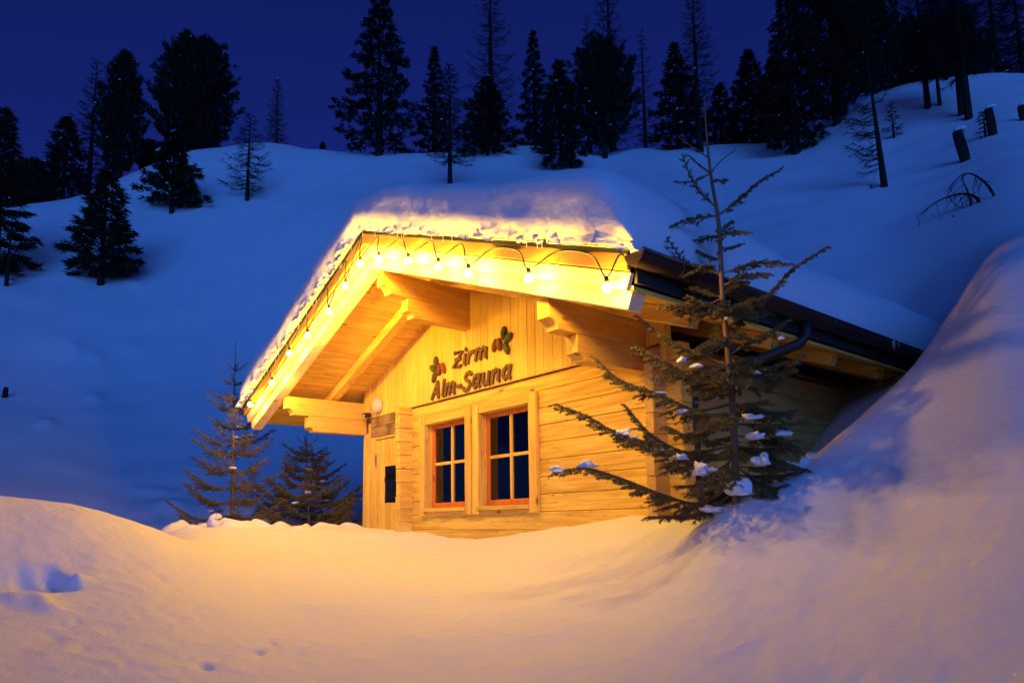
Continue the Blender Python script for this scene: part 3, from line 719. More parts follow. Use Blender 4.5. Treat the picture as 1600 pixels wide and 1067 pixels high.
def lobe(cx, cz, a, b_, ang, mat, name, y0=-.012, th=.022):
    bm = bmesh.new(); bmesh.ops.create_uvsphere(bm, u_segments=14, v_segments=8, radius=1)
    ca, sa = math.cos(ang), math.sin(ang)
    for v in bm.verts:
        X_, Z_ = v.co.x*a, v.co.z*b_
        v.co = Vector((cx+X_*ca-Z_*sa, y0-th*.5+v.co.y*th, cz+X_*sa+Z_*ca))
    me = bpy.data.meshes.new(name); bm.to_mesh(me); bm.free(); link(name, me, mat, sign, True)
for (ex, ez, s) in ((-4.93, 1.70, 1), (-3.68, 1.765, -1)):
    lobe(ex-s*.03, ez+.10, .045, .075, s*.15, M['leafgreen'], 'leaf', th=.030)
    lobe(ex-s*.10, ez+.035, .042, .075, s*1.1, M['leafgreen'], 'leaf', th=.026)
    lobe(ex-s*.07, ez-.07, .042, .080, -s*.5, M['leafgreen'], 'leaf', th=.028)
    lobe(ex+s*.045, ez-.005, .038, .075, -s*.15, M['conered'], 'pine_cone', th=.034)
    lobe(ex+s*.13, ez+.0, .034, .075, s*.35, M['conered'], 'pine_cone', th=.032)

# ------------------------------------------------------------------ small things on and in the cabin
wlamp = empty('wall_lamp', (-6.41, 0, 1.467), 'unlit round opal glass wall lamp left of the lettering', 'lamp')
bm = bmesh.new(); bmesh.ops.create_uvsphere(bm, u_segments=24, v_segments=14, radius=1)
for v in bm.verts: v.co = Vector((-6.41+v.co.x*.108, -.045+v.co.y*.055, 1.475+v.co.z*.108))
me = bpy.data.meshes.new('globe'); bm.to_mesh(me); bm.free(); link('globe', me, M['opal'], wlamp, True)
tube('base', [(-6.41, .0, 1.475), (-6.41, -.038, 1.475)], [.095, .112], plain('white_lamp_base', (.6, .6, .58), .5), wlamp, 24)
sens = empty('motion_sensor', (-6.62, -.03, 1.36), 'small black motion sensor above the door beside the lamp', 'sensor')
box('housing', -6.70, -6.585, -.11, -.025, 1.345, 1.40, M['black'], sens, .008)
tube('lens', [(-6.63, -.105, 1.362), (-6.63, -.125, 1.345)], [.022, .016], plain('grey_lens', (.45, .45, .45), .3), sens, 12)
bk = empty('sauna_bucket', (-4.66, .30, .09), 'small wooden sauna bucket behind the left window', 'bucket')
tube('tub', [(-4.66, .30, .091), (-4.66, .30, .17), (-4.66, .30, .235)], [.055, .06, .066], M['wood_z'], bk, 16)
for z in (.12, .205): tube('hoop', [(-4.66, .30, z), (-4.66, .30, z+.014)], [.0625+.07*(z-.1), .0635+.07*(z-.1)], M['steel'], bk, 16)
lad = tube('ladle', [(-4.645, .29, .236), (-4.65, .275, .32), (-4.652, .268, .37), (-4.653, .266, .41)], [.014, .013, .018, .012], M['wood_z'], None, 8)
tag(lad, 'wooden ladle handle standing up in the bucket', 'ladle')

# ------------------------------------------------------------------ conifers
def norm(v): return v/(np.sqrt((v*v).sum(-1, keepdims=True))+1e-9)
class Tree:
    """collects wood tubes, needles and snow flecks of one tree as arrays"""
    def __init__(s, seed): s.r = np.random.default_rng(seed); s.wv = []; s.wf = []; s.wn = 0; s.nv = []; s.sv = []; s.sf = []; s.sn = 0
    def tube(s, pts, rad, sides=4):
        V, F = tube_arrays(pts, rad, sides, cap=False)
        s.wv.append(V); s.wf.append(F+s.wn); s.wn += len(V)
    def needles(s, p0, p1, n, ln, wd, lean=.55, taper=.0):
        """n thin triangles round the axis p0-p1"""
        ax = norm(p1-p0); t = s.r.random(n)[:, None]
        a = s.r.normal(size=(n, 3)); rad = norm(a-(a@ax)[:, None]*ax)
        d = norm(rad+ax*lean*(.6+.8*s.r.random((n, 1)))); b = p0+(p1-p0)*t
        side = norm(np.cross(d, s.r.normal(size=(n, 3))))*wd*.5
        L_ = ln*(.75+.5*s.r.random((n, 1)))*(1-taper*t)
        s.nv.append(np.stack([b-side, b+side, b+d*L_], 1).reshape(-1, 3))
    def tufts(s, P, D, n, ln, wd, spread=1.0):
        """n triangles at each of many points P pointing about D"""
        P = np.repeat(P, n, 0); D = np.repeat(D, n, 0)
        d = norm(D+spread*s.r.normal(size=P.shape)*.6); b = P+s.r.normal(size=P.shape)*ln*.25
        side = norm(np.cross(d, s.r.normal(size=P.shape)))*wd*.5*(.6+.8*s.r.random((len(P), 1)))
        L_ = ln*(.6+.8*s.r.random((len(P), 1)))
        s.nv.append(np.stack([b-side, b+side, b+d*L_], 1).reshape(-1, 3))
    def fleck(s, p, a, h):
        """small uneven snow pad"""
        k = 7; an = np.linspace(0, 2*math.pi, k, endpoint=False)+s.r.random()
        rr = a*(.6+.8*s.r.random(k)); el = 1.7*s.r.random()+.6
        ring = np.stack([p[0]+rr*np.cos(an)*el, p[1]+rr*np.sin(an), np.full(k, p[2])], -1)
        mid = np.stack([p[0]+.6*rr*np.cos(an)*el, p[1]+.6*rr*np.sin(an), p[2]+h*.75+0*an], -1)
        V = np.concatenate([ring, mid, [[p[0], p[1], p[2]+h], [p[0], p[1], p[2]-h*.3]]]); F = []
        for i in range(k):
            j = (i+1) % k; F += [(i, j, k+j), (i, k+j, k+i), (k+i, k+j, 2*k), (j, i, 2*k+1)]
        s.sv.append(V); s.sf.append(np.array(F)+s.sn); s.sn += len(V)
    def build(s, root, wood_name, wood_m, needle_m, crown='crown', wood_fine=None):
        me = mesh_np(wood_name, np.concatenate(s.wv), np.concatenate(s.wf)); link(wood_name, me, wood_m, root, True)
        if s.nv:
            V = np.concatenate(s.nv); link(crown, mesh_np(crown, V, np.arange(len(V)).reshape(-1, 3)), needle_m, root)
        if s.sv: tag(link('branch_snow', mesh_np('branch_snow', np.concatenate(s.sv), np.concatenate(s.sf)), M['snow_fleck'], root, True), kind='stuff')

def far_conifer(name, base, H, R, seed, kind, label, flecks=10, bare=.06, mat='needle_far', lean=0.0):
    """spruce: tapering, drooping; pine: dense rounded column of upswept tufts"""
    T = Tree(seed); r_ = T.r; B = np.array(base, float); d = math.dist(B[:2], CAM[:2]); px = d/683.0
    axis = np.array([lean, 0, 1.0])
    tp = [B+axis*H*t+np.array([.02*H*math.sin(3*t+seed), 0, 0])*t for t in np.linspace(-.04, .97, 7)]
    T.tube(tp, np.linspace(.022*H+.03, .006, 7), 6)
    nb = int((150 if kind == 'pine' else 115)*(.7+.3*min(H/8, 1.6)))
    for k in range(nb):
        t = bare+(1-bare)*(k+.5*r_.random())/nb
        if kind == 'pine':
            prof = (min(1, (t-bare+.03)/.20)**.6)*(1-max(0, (t-.35)/.65)**2.3*.96)
            L_ = R*prof*(.72+.45*r_.random()); el = .05+.75*t+.2*r_.random(); curve = .35
        else:
            prof = (1-t)**.82*min(1, (t-bare+.05)/.10)
            L_ = R*(prof*(.72+.5*r_.random())+.03); el = -.28+.75*t+.15*r_.random(); curve = .12
        a = k*2.39996+r_.random()*.6
        o = B+axis*H*t*.985
        h = np.array([math.cos(a), math.sin(a), 0])
        n = 4; ts = np.linspace(0, 1, n+1)
        pts = [o+h*L_*q*math.cos(el)+np.array([0, 0, L_*(math.sin(el)*q+curve*q*q-(.10*q if kind == 'spruce' else 0))]) for q in ts]
        if L_ > .25: T.tube(pts, np.linspace(.012+.010*L_, .004, n+1), 3)
        m_ = max(3, int(L_/(.13 if kind == 'pine' else .12)))
        q = np.sqrt(r_.random(m_))*.93+.07; q = q[q > .12] if L_ > .6 else q
        if len(q) == 0: continue
        side = np.array([-h[1], h[0], 0])
        P = o+h*L_*q[:, None]*math.cos(el)
        P = P+np.stack([0*q, 0*q, L_*(math.sin(el)*q+curve*q*q-(.10*q if kind == 'spruce' else 0))], -1)
        wob = (r_.random(len(q))-.5)*L_*(.55*(1-.6*q))
        P = P+side*wob[:, None]
        if kind == 'pine':
            D = h*.7+np.array([0, 0, .9])+side*(np.sign(wob)*.3)[:, None]; T.tufts(P, D, 13, .27, .075, .9)
        else:
            D = h*.9+np.array([0, 0, -.12])+side*(np.sign(wob)*.7)[:, None]; T.tufts(P, D, 12, .25, .07, .55)
        if r_.random() < 1.4*flecks/nb:
            p = pts[4]*.85+pts[3]*.15+np.array([0, 0, .10]); T.fleck(p, px*(.5+1.5*r_.random()**2), px*(.45+.5*r_.random()))
    root = empty(name, tuple(B), label, 'tree', 'conifers on the hillside')
    T.build(root, 'trunk', M['bark_far'], M[mat]); return root

def larch(name, base, H, R, seed, label, bare=.12, nb=110, mat='larch', oneside=None, thick=1.0, flecks=3, drop=.15, lean=0.0):
    """leafless larch: straight stem, fine drooping twigs"""
    T = Tree(seed); r_ = T.r; B = np.array(base, float); d = math.dist(B[:2], CAM[:2]); px = d/683.0
    axis = np.array([lean, 0, 1.0])
    T.tube([B+axis*H*t for t in np.linspace(-.04, .99, 8)], np.linspace(.017*H*thick+.03, .008, 8), 7)
    for k in range(nb):
        t = bare+(1-bare)*(k+r_.random())/nb
        L_ = R*((1-t)**.75*.9+.08)*(.55+.6*r_.random())*min(1, .6+(t-bare)*4)
        a = k*2.39996+r_.random()
        if oneside is not None and t < .55 and r_.random() < .85: a = oneside+r_.normal()*.45
        h = np.array([math.cos(a), math.sin(a), 0]); side = np.array([-h[1], h[0], 0]); o = B+axis*H*t
        el = -.15+.5*t+.2*r_.normal()*.5
        ts = np.linspace(0, 1, 6)
        pts = np.array([o+h*L_*q*math.cos(el)+side*.05*L_*math.sin(5*q+k)+np.array([0, 0, L_*(math.sin(el)*q-drop*4*q*(1-q)+.12*q*q)]) for q in ts])
        T.tube(pts, np.linspace(.013+.010*L_, .007, 6), 3)
        for j in range(int(7+19*L_)):
            q = .15+.85*r_.random(); i = min(int(q*5), 4); f = q*5-i; p = pts[i]*(1-f)+pts[i+1]*f
            tl = (.12+.30*L_*(1-q*.7))*(.5+r_.random())
            dd = norm(h*.7+side*r_.normal()*.9+np.array([0, 0, -.35+.5*r_.random()]))
            e = p+dd*tl+np.array([0, 0, -.10*tl])
            T.tube([p, (p+e)/2+np.array([0, 0, .03*tl]), e], [.0075, .0065, .003], 3)
        if r_.random() < flecks/nb: T.fleck(pts[3]+np.array([0, 0, .03]), px*(.9+r_.random()), px*.5)
    root = empty(name, tuple(B), label, 'tree', 'bare larches on the hillside')
    T.build(root, 'trunk', M[mat], None); return root

def stand(u, v, d):
    """a point of the ground at photo column u and distance d"""
    P = at_d(u, v, d); return (P[0], P[1], ground_z(P[0], P[1])-.06)
def hpx(u, vb, vt, d):
    return float(at_d(u, vt, d)[2]-at_d(u, vb, d)[2])
def C_(kind, u, vb, vt, hw, d, seed, label, **kw):
    b_ = stand(u, vb, d); H = float(at_d(u, vt, d)[2])-b_[2]; dep = np.dot(np.array(b_)-CAM, fw); R = hw*dep/FPX
    if kind == 'larch': return larch('larch_tree', b_, H, R, seed, label, **kw)
    return far_conifer({'pine': 'stone_pine', 'spruce': 'spruce_tree'}[kind], b_, H, R, seed, kind, label, **kw)
C_('spruce', -8, 400, 165, 52, 34, 1, 'dark spruce cut off by the left edge of the photo', flecks=4)
C_('larch', 11, 434, 330, 26, 33, 2, 'small bare larch stem below the spruce at the left edge', nb=30, flecks=0)
C_('spruce', 158, 430, 262, 62, 33, 3, 'free-standing young spruce lowest on the left slope', flecks=4, bare=.12)
C_('pine', 183, 292, 78, 38, 48, 4, 'slim columnar stone pine on the left skyline', flecks=5)
C_('larch', 138, 295, 88, 52, 50, 5, 'bare larch left of the slim stone pine', nb=110, flecks=1)
C_('spruce', 98, 300, 180, 44, 47, 6, 'bushy spruce left of the bare larch on the skyline', flecks=8)
C_('pine', 45, 312, 255, 40, 52, 61, 'low dark pine clump between left edge spruce and bushy spruce', flecks=5, bare=.02)
C_('pine', 318, 243, 62, 50, 52, 7, 'broad round-topped stone pine, right stem of the pair', flecks=6)
C_('pine', 284, 243, 50, 50, 53, 8, 'broad round-topped stone pine, left stem of the pair', flecks=6)
C_('spruce', 268, 331, 205, 55, 40, 9, 'short shrubby spruce below the broad stone pines', flecks=12, bare=.16)
C_('larch', 386, 312, 178, 50, 40, 10, 'bare larch alone on the slope right of the shrubby spruce', nb=80, flecks=1)
C_('larch', 431, 232, 122, 30, 54, 11, 'reddish-lit bare larch on the crest above the lone larch', nb=110, mat='larch_warm', flecks=1)
C_('larch', 434, 254, 234, 12, 50, 12, 'tiny bare shrub on the crest below the reddish-lit larch', nb=25, flecks=0)
C_('pine', 236, 243, 226, 18, 51, 13, 'very low pine bush on the crest left of the broad pines', flecks=3, bare=.01)
C_('spruce', 504, 243, 224, 7, 58, 14, 'tiny distant spruce on the crest left of the massive spruce', flecks=0)
C_('spruce', 592, 247, -25, 72, 46, 15, 'tall massive spruce standing behind the roof peak', flecks=26, bare=.07)
C_('spruce', 679, 250, 72, 34, 52, 16, 'narrow spruce right behind the massive spruce', flecks=6)
C_('larch', 703, 300, 100, 58, 36, 17, 'bare larch with clear stem nearest behind the roof snow', nb=120, bare=.2, flecks=2)
C_('spruce', 762, 270, 120, 54, 42, 18, 'spruce with snowy skirt right of the clear-stemmed larch', flecks=14)
C_('larch', 768, 245, -70, 62, 52, 19, 'very tall bare larch rising behind the snowy-skirted spruce', nb=150, flecks=6)
C_('spruce', 836, 226, 46, 36, 52, 20, 'slim dark spruce left of the small pointed spruce', flecks=10)
C_('spruce', 878, 282, 94, 50, 38, 21, 'small pointed spruce close behind the roof snow', flecks=14, bare=.13)
C_('pine', 946, 266, 70, 62, 42, 22, 'dark dense stone pine above the roof end', flecks=22, bare=.10)
C_('larch', 958, 245, -70, 66, 50, 23, 'very tall bare larch with drooping boughs behind the dense pine', nb=150, flecks=8)
C_('larch', 922, 245, 20, 36, 54, 24, 'slender bare larch left of the drooping larch', nb=100, flecks=2)
C_('spruce', 1062, 256, 66, 50, 44, 25, 'snow-flecked spruce behind the tip of the big near spruce', flecks=30, bare=.04)
C_('larch', 1096, 270, -50, 55, 42, 26, 'tall bare larch directly behind the near spruce leader', nb=140, flecks=5)
C_('larch', 1010, 250, 40, 45, 56, 27, 'faint bare larch in the gap left of the flecked spruce', nb=90, flecks=2)
C_('spruce', 1178, 246, 76, 48, 46, 28, 'twin-tipped spruce right of the near spruce leader', flecks=16)
C_('spruce', 1130, 250, 130, 44, 50, 29, 'lower dark spruce between flecked and twin-tipped spruces', flecks=10, bare=.04)
C_('spruce', 1246, 262, -30, 60, 38, 30, 'tall dark spruce standing on the drift at right', flecks=14, bare=.06)
C_('pine', 1312, 240, -70, 70, 40, 31, 'huge dark stone pine right of the tall drift spruce', flecks=14, bare=.04)
C_('spruce', 1215, 246, 90, 45, 44, 62, 'shadowed spruce squeezed left of the tall drift spruce', flecks=8, bare=.04)
C_('pine', 1372, 215, -40, 55, 44, 32, 'dark stone pine behind the leaning one-sided larch', flecks=8, bare=.04)
C_('larch', 1384, 314, 60, 75, 24, 33, 'thin leaning larch with bare boughs on its left side', nb=36, oneside=math.radians(228), bare=.14, flecks=4, lean=-.04)
C_('larch', 1396, 208, 158, 22, 34, 34, 'small snow-capped bare sapling beside the thin leaning larch', flecks=8, nb=30)
C_('larch', 1454, 212, -90, 75, 36, 35, 'bare larch, leftmost thick stem of the upper right group', nb=150, bare=.22, flecks=5, thick=.9)
C_('larch', 1473, 211, -60, 45, 36, 36, 'thin bare larch next to the leftmost thick stem', nb=90, bare=.2, flecks=2, thick=.55)
C_('larch', 1487, 198, -40, 45, 40, 37, 'thin far larch in the middle of the upper right group', nb=90, bare=.2, flecks=2, thick=.5)
C_('larch', 1506, 205, -110, 80, 34, 38, 'bare larch, left half of the double trunk upper right', nb=150, bare=.25, flecks=6)
C_('larch', 1516, 208, -110, 80, 33, 39, 'bare larch, right half of the double trunk upper right', nb=150, bare=.25, flecks=6)
C_('pine', 1445, 165, 40, 60, 50, 40, 'dark pine behind the upper right larch group', flecks=8, bare=.02)
C_('pine', 1500, 140, 20, 55, 52, 63, 'dark pine behind the double trunk upper right', flecks=8, bare=.02)
C_('larch', 1562, 140, -90, 70, 46, 41, 'far bare larch on the crest near the right edge', nb=150, flecks=4)
C_('larch', 1600, 130, -90, 70, 46, 64, 'far bare larch cut by the top right corner', nb=140, flecks=4)
C_('larch', 1542, 233, 172, 18, 28, 42, 'thin bare sapling between the two snow-capped stumps', nb=26, flecks=0)

# stumps with snow caps, bent shrub, stub
def stump(u, vb, u2, vt, d, rpx, label):
    b_ = np.array(stand(u, vb, d)); dep = np.dot(b_-CAM, fw); r0 = rpx*dep/FPX; t = b_+(np.array([0, 0, 1.0])*(vb-vt)*1.2+c_rt*(u2-u))*dep/FPX
    root = empty('tree_stump', tuple(b_), label, 'stump', 'snow-capped stumps')
    b_[2] -= .1
    rr = random.Random(int(u)); pts = [b_+(t-b_)*q for q in (0, .3, .6, .9, 1)]
    V, F = [], []; S = 12
    for i, p in enumerate(pts):
        for k in range(S):
            a = 2*math.pi*k/S; q = r0*(1.04-.02*i)*(1+.12*math.sin(3*a+i)+rr.uniform(-.06, .06))
            V.append((p[0]+q*math.cos(a), p[1]+q*math.sin(a), p[2]+(rr.uniform(-.04, .06) if i == 4 else 0)))
    for i in range(len(pts)-1):
        for k in range(S): F.append((i*S+k, i*S+(k+1) % S, (i+1)*S+(k+1) % S, (i+1)*S+k))
    F.append(tuple((len(pts)-1)*S+k for k in range(S)))
    link('stem', mesh_from('stem', V, F), M['bark_far'], root)
    blob('snow_cap', (t[0]+r0*.4, t[1], t[2]+r0*.35), (r0*1.25, r0*1.1, r0*.75), u, M['snow_clump'], root, 3, .2)
stump(1511, 271, 1503, 230, 25, 7.6, 'thick dark snow-capped stump leaning left above the bent shrub')
stump(1556, 249, 1553, 212, 28, 6.2, 'upright snow-capped stump right of the leaning one')
stump(1600, 199, 1599, 178, 30, 5.0, 'short stump at the right edge of the photo')
b_ = np.array(stand(8, 608, 24)); t_ = at_d(11, 598, 24)
t_ = b_+np.array([.03, .02, .34])
st = tube('wooden_stub', [b_, t_], [.07, .055], M['bark_far'], None, 8); tag(st, 'lone dark wooden stub in the snow at the left edge', 'stub')
T = Tree(77); rr = T.r; db = 17
q_ = at_d(1520, 336, db); SH = np.array([0, 0, ground_z(q_[0], q_[1])-q_[2]-.05])
def bend(pts, r0, tw):
    P = np.array(catmull([at_d(u_, v_, db+o)+SH for u_, v_, o in pts], 6)); P[0][2] -= .15
    T.tube(P, np.linspace(r0, .006, len(P)), 5)
    for k in range(tw):
        i = int(rr.integers(len(P)//3, len(P)-1)); L_ = .2+.4*rr.random(); dd = norm(np.array([rr.normal()*.5-.3, rr.normal()*.4, -.9]))
        T.tube([P[i], P[i]+dd*L_*.5+np.array([-.03, 0, .02]), P[i]+dd*L_], [.008, .006, .003], 3)
bend([(1535, 336, 0), (1525, 318, .2), (1500, 313, .3), (1465, 325, .2), (1432, 350, .1)], .040, 16)
bend([(1557, 322, .2), (1545, 300, 0), (1522, 283, -.1), (1503, 284, 0), (1478, 310, .1)], .032, 14)
bend([(1520, 337, .1), (1514, 312, .1), (1503, 287, .2)], .034, 3)
bend([(1505, 352, -.2), (1495, 349, -.2), (1486, 347, -.2)], .03, 0)
P0 = ground_at(1520, 335)
root = empty('bent_shrub', tuple(P0), 'bare shrub bent down in arches in the snow at right', 'shrub')
T.build(root, 'branches', M['larch'], None)
C_('larch', 1363, 308, 290, 8, 24, 43, 'twig poking from the snow left of the leaning larch', nb=5, flecks=0)

# ------------------------------------------------------------------ young spruces by the cabin
def twigged(T, P, r0, dens, tl, start=.12, nl=.016, nd=760, droop=.25, up=.0, bare_tip=False, subs=True):
    """a bough along points P: bark, side twigs both ways, needles"""
    P = np.array(catmull(list(P), 6)) if len(P) < 9 else np.array(P)
    seg = np.linalg.norm(np.diff(P, axis=0), axis=1); cum = np.concatenate([[0], np.cumsum(seg)]); L_ = cum[-1]
    T.tube(P, np.linspace(r0, .0022, len(P)), 5)
    def pt(s_):
        i = min(int(np.searchsorted(cum, s_)), len(P)-1); i = max(i, 1); f = (s_-cum[i-1])/(seg[i-1]+1e-9)
        return P[i-1]*(1-f)+P[i]*f, norm(P[i]-P[i-1])
    for i in range(len(P)-1):
        if cum[i] > L_*start*1.2: T.needles(P[i], P[i+1], int(seg[i]*nd*.9)+1, nl*.9, .0034)
    n = max(2, int(L_*dens*1.5)); sg = 1
    for k in range(n):
        s_ = L_*(start+(1-start)*(k+.5*T.r.random())/n); p, t = pt(s_); sg = -sg
        side = np.cross(t, [0, 0, 1.0]); side = norm(side)*sg if np.linalg.norm(side) > .1 else norm(T.r.normal(size=3))
        l_ = tl*(1-.72*(s_/L_))*(.65+.6*T.r.random())
        d_ = norm(t*.75+side*(.75+.2*T.r.normal())+np.array([0, 0, up-droop*(.4+.8*T.r.random())]))
        e = p+d_*l_; mid = (p+e)/2+np.array([0, 0, .04*l_])
        T.tube([p, mid, e], [.0028, .0022, .0014], 3)
        T.needles(p, mid, int(l_*.5*nd)+2, nl, .0036); T.needles(mid, e, int(l_*.5*nd)+2, nl, .0036, taper=.3)
        if subs and l_ > .075:
            for j in range(int(l_/.035)):
                q = .25+.7*T.r.random(); pp = p+(e-p)*q; sd = norm(np.cross(d_, [0, 0, 1.0]))*(1 if j % 2 else -1)
                dd = norm(d_*.8+sd*.7+np.array([0, 0, -.15*T.r.random()])); l2 = l_*.42*(1-.5*q)*(.7+.5*T.r.random())
                T.tube([pp, pp+dd*l2], [.0018, .0012], 3); T.needles(pp, pp+dd*l2, int(l2*nd)+2, nl, .0036)
# --- the big near spruce in front of the right corner
TD = 4.30
def tp_(u, v, off=0.0): return at_d(u, v, TD+off)
trunk_px = [(1150, 800), (1149, 742), (1145, 646), (1138, 557), (1129, 465), (1123, 351), (1112, 283), (1104, 212), (1100, 152)]
T = Tree(101); R_ = T.r
TP = np.array(catmull([tp_(u, v) for u, v in trunk_px], 6)); TP[0] = TP[1]-np.array([0, 0, .35])
T.tube(TP, np.interp(np.linspace(0, 1, len(TP)), [0, .3, .6, .85, 1], [.026, .021, .014, .008, .003]), 9)
for i in range(len(TP)-14, len(TP)-1): T.needles(TP[i], TP[i+1], 10, .011, .0022)
BR = [ # (pixels root..tip), depth of the tip towards (-) or away (+) from the camera, twig density, twig length
 ([(1104,252),(1082,230),(1058,212)],-.10,0,0), ([(1107,274),(1089,255),(1076,243)],.15,4,.03), ([(1109,271),(1126,252),(1148,235)],.12,0,0),
 ([(1112,332),(1089,295),(1073,261),(1066,240)],-.12,22,.05), ([(1104,277),(1083,284),(1055,285)],.10,14,.05), ([(1113,286),(1138,281)],-.15,16,.05),
 ([(1126,332),(1157,311),(1185,286),(1222,264)],.10,26,.065), ([(1114,339),(1083,342),(1061,348),(1045,356)],-.10,26,.06), ([(1126,363),(1144,363),(1169,363)],-.18,30,.06),
 ([(1117,366),(1100,374),(1082,379)],.2,30,.06), ([(1089,437),(1073,413),(1058,394),(1041,371)],-.25,24,.06), ([(1129,425),(1157,419),(1191,411),(1240,414)],.05,32,.075),
 ([(1133,441),(1169,431),(1203,428)],-.15,34,.08), ([(1136,510),(1181,478),(1209,453),(1234,425),(1256,410),(1294,386)],.08,30,.09), ([(1124,394),(1140,388),(1157,382)],.2,30,.06),
 ([(1122,413),(1105,400),(1089,391)],.1,30,.06), ([(1124,420),(1100,420),(1075,428)],-.15,32,.07), ([(1120,385),(1130,360),(1145,345)],.25,26,.05),
 ([(1132,503),(1095,486),(1060,478),(1031,476)],-.10,34,.10), ([(1130,470),(1100,455),(1066,452)],.15,34,.09), ([(1133,510),(1165,492),(1200,490)],.2,34,.10),
 ([(1134,567),(1074,546),(1031,521),(995,493)],.05,32,.13), ([(1138,607),(1091,592),(1038,567),(995,543)],-.12,36,.16), ([(1140,635),(1088,640),(1031,617),(967,592),(930,559)],-.05,36,.17),
 ([(1145,690),(1074,706),(1017,678),(978,634)],.06,34,.17), ([(1146,699),(1088,725),(1027,696),(967,678),(917,650),(869,632)],-.10,38,.19), ([(1149,756),(1091,786),(1031,771),(967,746),(913,731),(864,739)],-.06,38,.19),
 ([(1141,550),(1175,530),(1202,518),(1232,500)],.08,36,.13), ([(1141,578),(1180,585),(1216,585),(1252,553)],-.05,38,.16), ([(1144,628),(1180,640),(1216,645),(1245,640)],.1,38,.17),
 ([(1146,668),(1185,665),(1215,680),(1250,702)],-.02,40,.18), ([(1148,715),(1190,712),(1225,722),(1262,735)],.06,40,.18), ([(1149,735),(1175,745),(1200,758),(1215,772)],-.10,40,.16),
 ([(1140,600),(1155,590),(1175,600)],-.4,38,.15), ([(1142,640),(1125,650),(1105,670)],-.45,38,.16), ([(1137,560),(1150,560),(1165,575)],.4,38,.14),
 ([(1146,700),(1160,700),(1180,715)],.45,38,.17), ([(1135,530),(1115,530),(1090,545)],-.38,36,.13), ([(1133,500),(1145,485),(1160,475)],-.3,34,.10),
 ([(1141,610),(1120,605),(1090,615)],.45,38,.16), ([(1147,720),(1120,740),(1085,770)],-.4,38,.17), ([(1148,740),(1130,765),(1100,800)],.3,38,.17), ([(1130,470),(1140,450),(1155,440)],.3,32,.08),
 ([(1149,770),(1100,800),(1050,806),(1010,808)],.02,36,.13), ([(1138,575),(1100,572),(1060,580),(1020,590)],.22,36,.14), ([(1143,655),(1105,670),(1070,680),(1040,665)],.28,36,.15),
]
for pts, off, dn, tl in BR:
    n = len(pts); P = [tp_(u, v, off*(i/(n-1))**1.3) for i, (u, v) in enumerate(pts)]
    ti = int(np.argmin(np.linalg.norm(TP-P[0], axis=1)))
    if np.linalg.norm(TP[ti]-P[0]) < .25: P[0] = TP[ti]
    L0 = sum(np.linalg.norm(np.array(P[i+1])-np.array(P[i])) for i in range(n-1))
    if dn == 0:
        Q = np.array(catmull(P, 6)); T.tube(Q, np.linspace(.005, .0022, len(Q)), 5)
        for i in range(len(Q)-1): T.needles(Q[i], Q[i+1], 14, .011, .003)
    else: twigged(T, P, .0045+.006*L0, dn, tl*(1.3 if tl > .1 else 1.75), start=.10 if tl < .1 else .16, nl=.0155 if tl < .1 else .017, nd=1000 if tl < .1 else 760, droop=.12 if tl < .1 else .38)
for k in range(46):                      # short inner boughs all round the stem
    q = R_.uniform(.03, .52); i = int(q*(len(TP)-1)); o = TP[i]; a = R_.uniform(0, 6.28); L0 = (.62-.7*q)*R_.uniform(.5, 1.0)
    h = np.array([math.cos(a), math.sin(a), 0]); el = R_.uniform(-.25, .2)
    P = [o+h*L0*t*math.cos(el)+np.array([0, 0, L0*(math.sin(el)*t-.10*t+.15*t*t)]) for t in (0, .33, .66, 1)]
    twigged(T, P, .004+.005*L0, 36, .15, start=.2, nl=.017, droop=.35)
nb_ = empty('near_spruce', (float(TP[0][0]), float(TP[0][1]), float(TP[0][2])), 'tall young spruce with snow clumps in front of the right cabin corner', 'tree')
for k, (u, v, rx, rz, off, tilt) in enumerate([(871, 735, 11, 8, -.06, -.3), (917, 728, 14, 8, -.05, .1), (972, 678, 13, 9, -.05, .1), (990, 685, 6, 5, -.06, .3), (1024, 703, 12, 5, -.06, .2), (1060, 716, 15, 6, -.12, .5), (1094, 737, 12, 14, -.12, .5), (1113, 735, 8, 5, -.1, .4),
        (1173, 653, 13, 7, -.1, -.3), (1180, 683, 14, 8, -.12, -.6), (1220, 679, 16, 7, -.05, .2), (1190, 722, 13, 12, -.12, .2), (1152, 766, 17, 18, -.15, -.6), (1065, 564, 6, 7, -.1, .4), (1088, 573, 10, 5, -.1, .3), (1031, 616, 11, 4, -.05, .4),
        (1221, 529, 4, 5, .05, 0), (1064, 644, 9, 4, -.08, -.4), (1183, 583, 6, 3, -.1, -.3), (1136, 498, 5, 4, -.05, 0), (1112, 797, 15, 7, -.1, -.2)]):
    p = tp_(u, v, off); q = 4.1/FPX
    blob('snow_clump', p, (rx*q*1.05, rx*q*.75, rz*q*.95), k*3, M['snow_clump'], nb_, 3, .75)
T.build(nb_, 'trunk_and_boughs', M['bark'], M['needle_near'], 'needles')

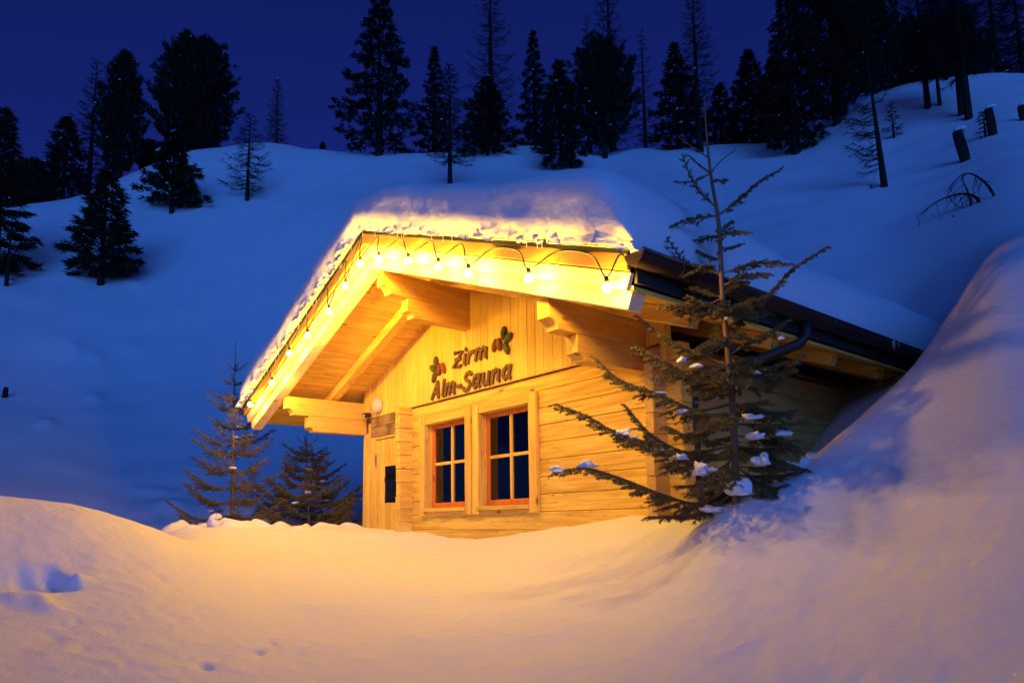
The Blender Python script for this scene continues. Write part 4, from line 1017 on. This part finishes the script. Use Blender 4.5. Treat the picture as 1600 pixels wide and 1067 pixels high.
def young_spruce(name, u, vb, vt, d, hw, seed, label, whorls, dens, tl, lower=.0, top_bare=.2):
    T = Tree(seed); r_ = T.r
    B = np.array(stand(u, vb, d)); top = at_d(u+10 if seed == 201 else u-2, vt, d); H = top[2]-B[2]
    R = hw*np.dot(B-CAM, fw)/FPX
    TPs = np.array([B+(top-B)*q+np.array([.012*math.sin(5*q+seed), .012*math.cos(4*q), 0]) for q in np.linspace(-.03, 1, 14)])
    T.tube(TPs, np.linspace(.008*H+.006, .003, 14), 8)
    for i in range(11, 13): T.needles(TPs[i], TPs[i+1], 40, .013, .003)
    for w in range(whorls):
        t = lower+(1-lower-.10)*(w+.3*r_.random())/whorls
        o = B+(top-B)*t; nbr = 5 if t < .75 else 4; a0 = r_.random()*6.28
        for k in range(nbr):
            a = a0+k*6.283/nbr+.35*r_.normal()*.5
            L_ = R*((1-t)**.85*.95+.10)*(.75+.4*r_.random()); el = .05+.55*t
            if t > .78: el = .75
            h = np.array([math.cos(a), math.sin(a), 0])
            P = [o+h*L_*q*math.cos(el)+np.array([0, 0, L_*(math.sin(el)*q-.16*math.sin(3.0*q)*(1-t)+.22*q*q*(1-t))]) for q in (0, .3, .6, 1)]
            twigged(T, P, .004+.005*L_, dens if t < top_bare+.6 else dens*.45, min(tl, L_*.42) if t < .8 else .05, start=.14, nl=.024, nd=420, droop=.22, subs=True)
    root = empty(name, tuple(B), label, 'tree')
    for k in range(5):
        i = r_.random(); a = r_.random()*6.28; q = B+(top-B)*(.15+.5*i)+np.array([math.cos(a), math.sin(a), 0])*R*.35*(1-i*.5)
        blob('snow_clump', q, (.06, .05, .03), k+seed, M['snow_clump'], root, 2, .4)
    T.build(root, 'trunk_and_boughs', M['bark'], M['needle_near'], 'needles')
young_spruce('young_spruce', 360, 838, 533, 10.55, 92, 201, 'slender young spruce with long leader at the left eave corner', 13, 20, .24)
young_spruce('young_spruce', 482, 838, 672, 10.9, 100, 202, 'bushy young spruce under the left eave beside the downpipe', 12, 26, .34)
lump = empty('snow_lump', tuple(at_d(333, 826, 9.1)), 'small snow lump on a hidden twig at the shovelled edge', 'snow lump')
p = at_d(333, 818, 9.1); blob('body', p, (.075, .06, .10), 3, M['snow_clump'], lump, 3, .3)
p = at_d(339, 808, 9.1); blob('head', p, (.06, .05, .045), 4, M['snow_clump'], lump, 3, .35)
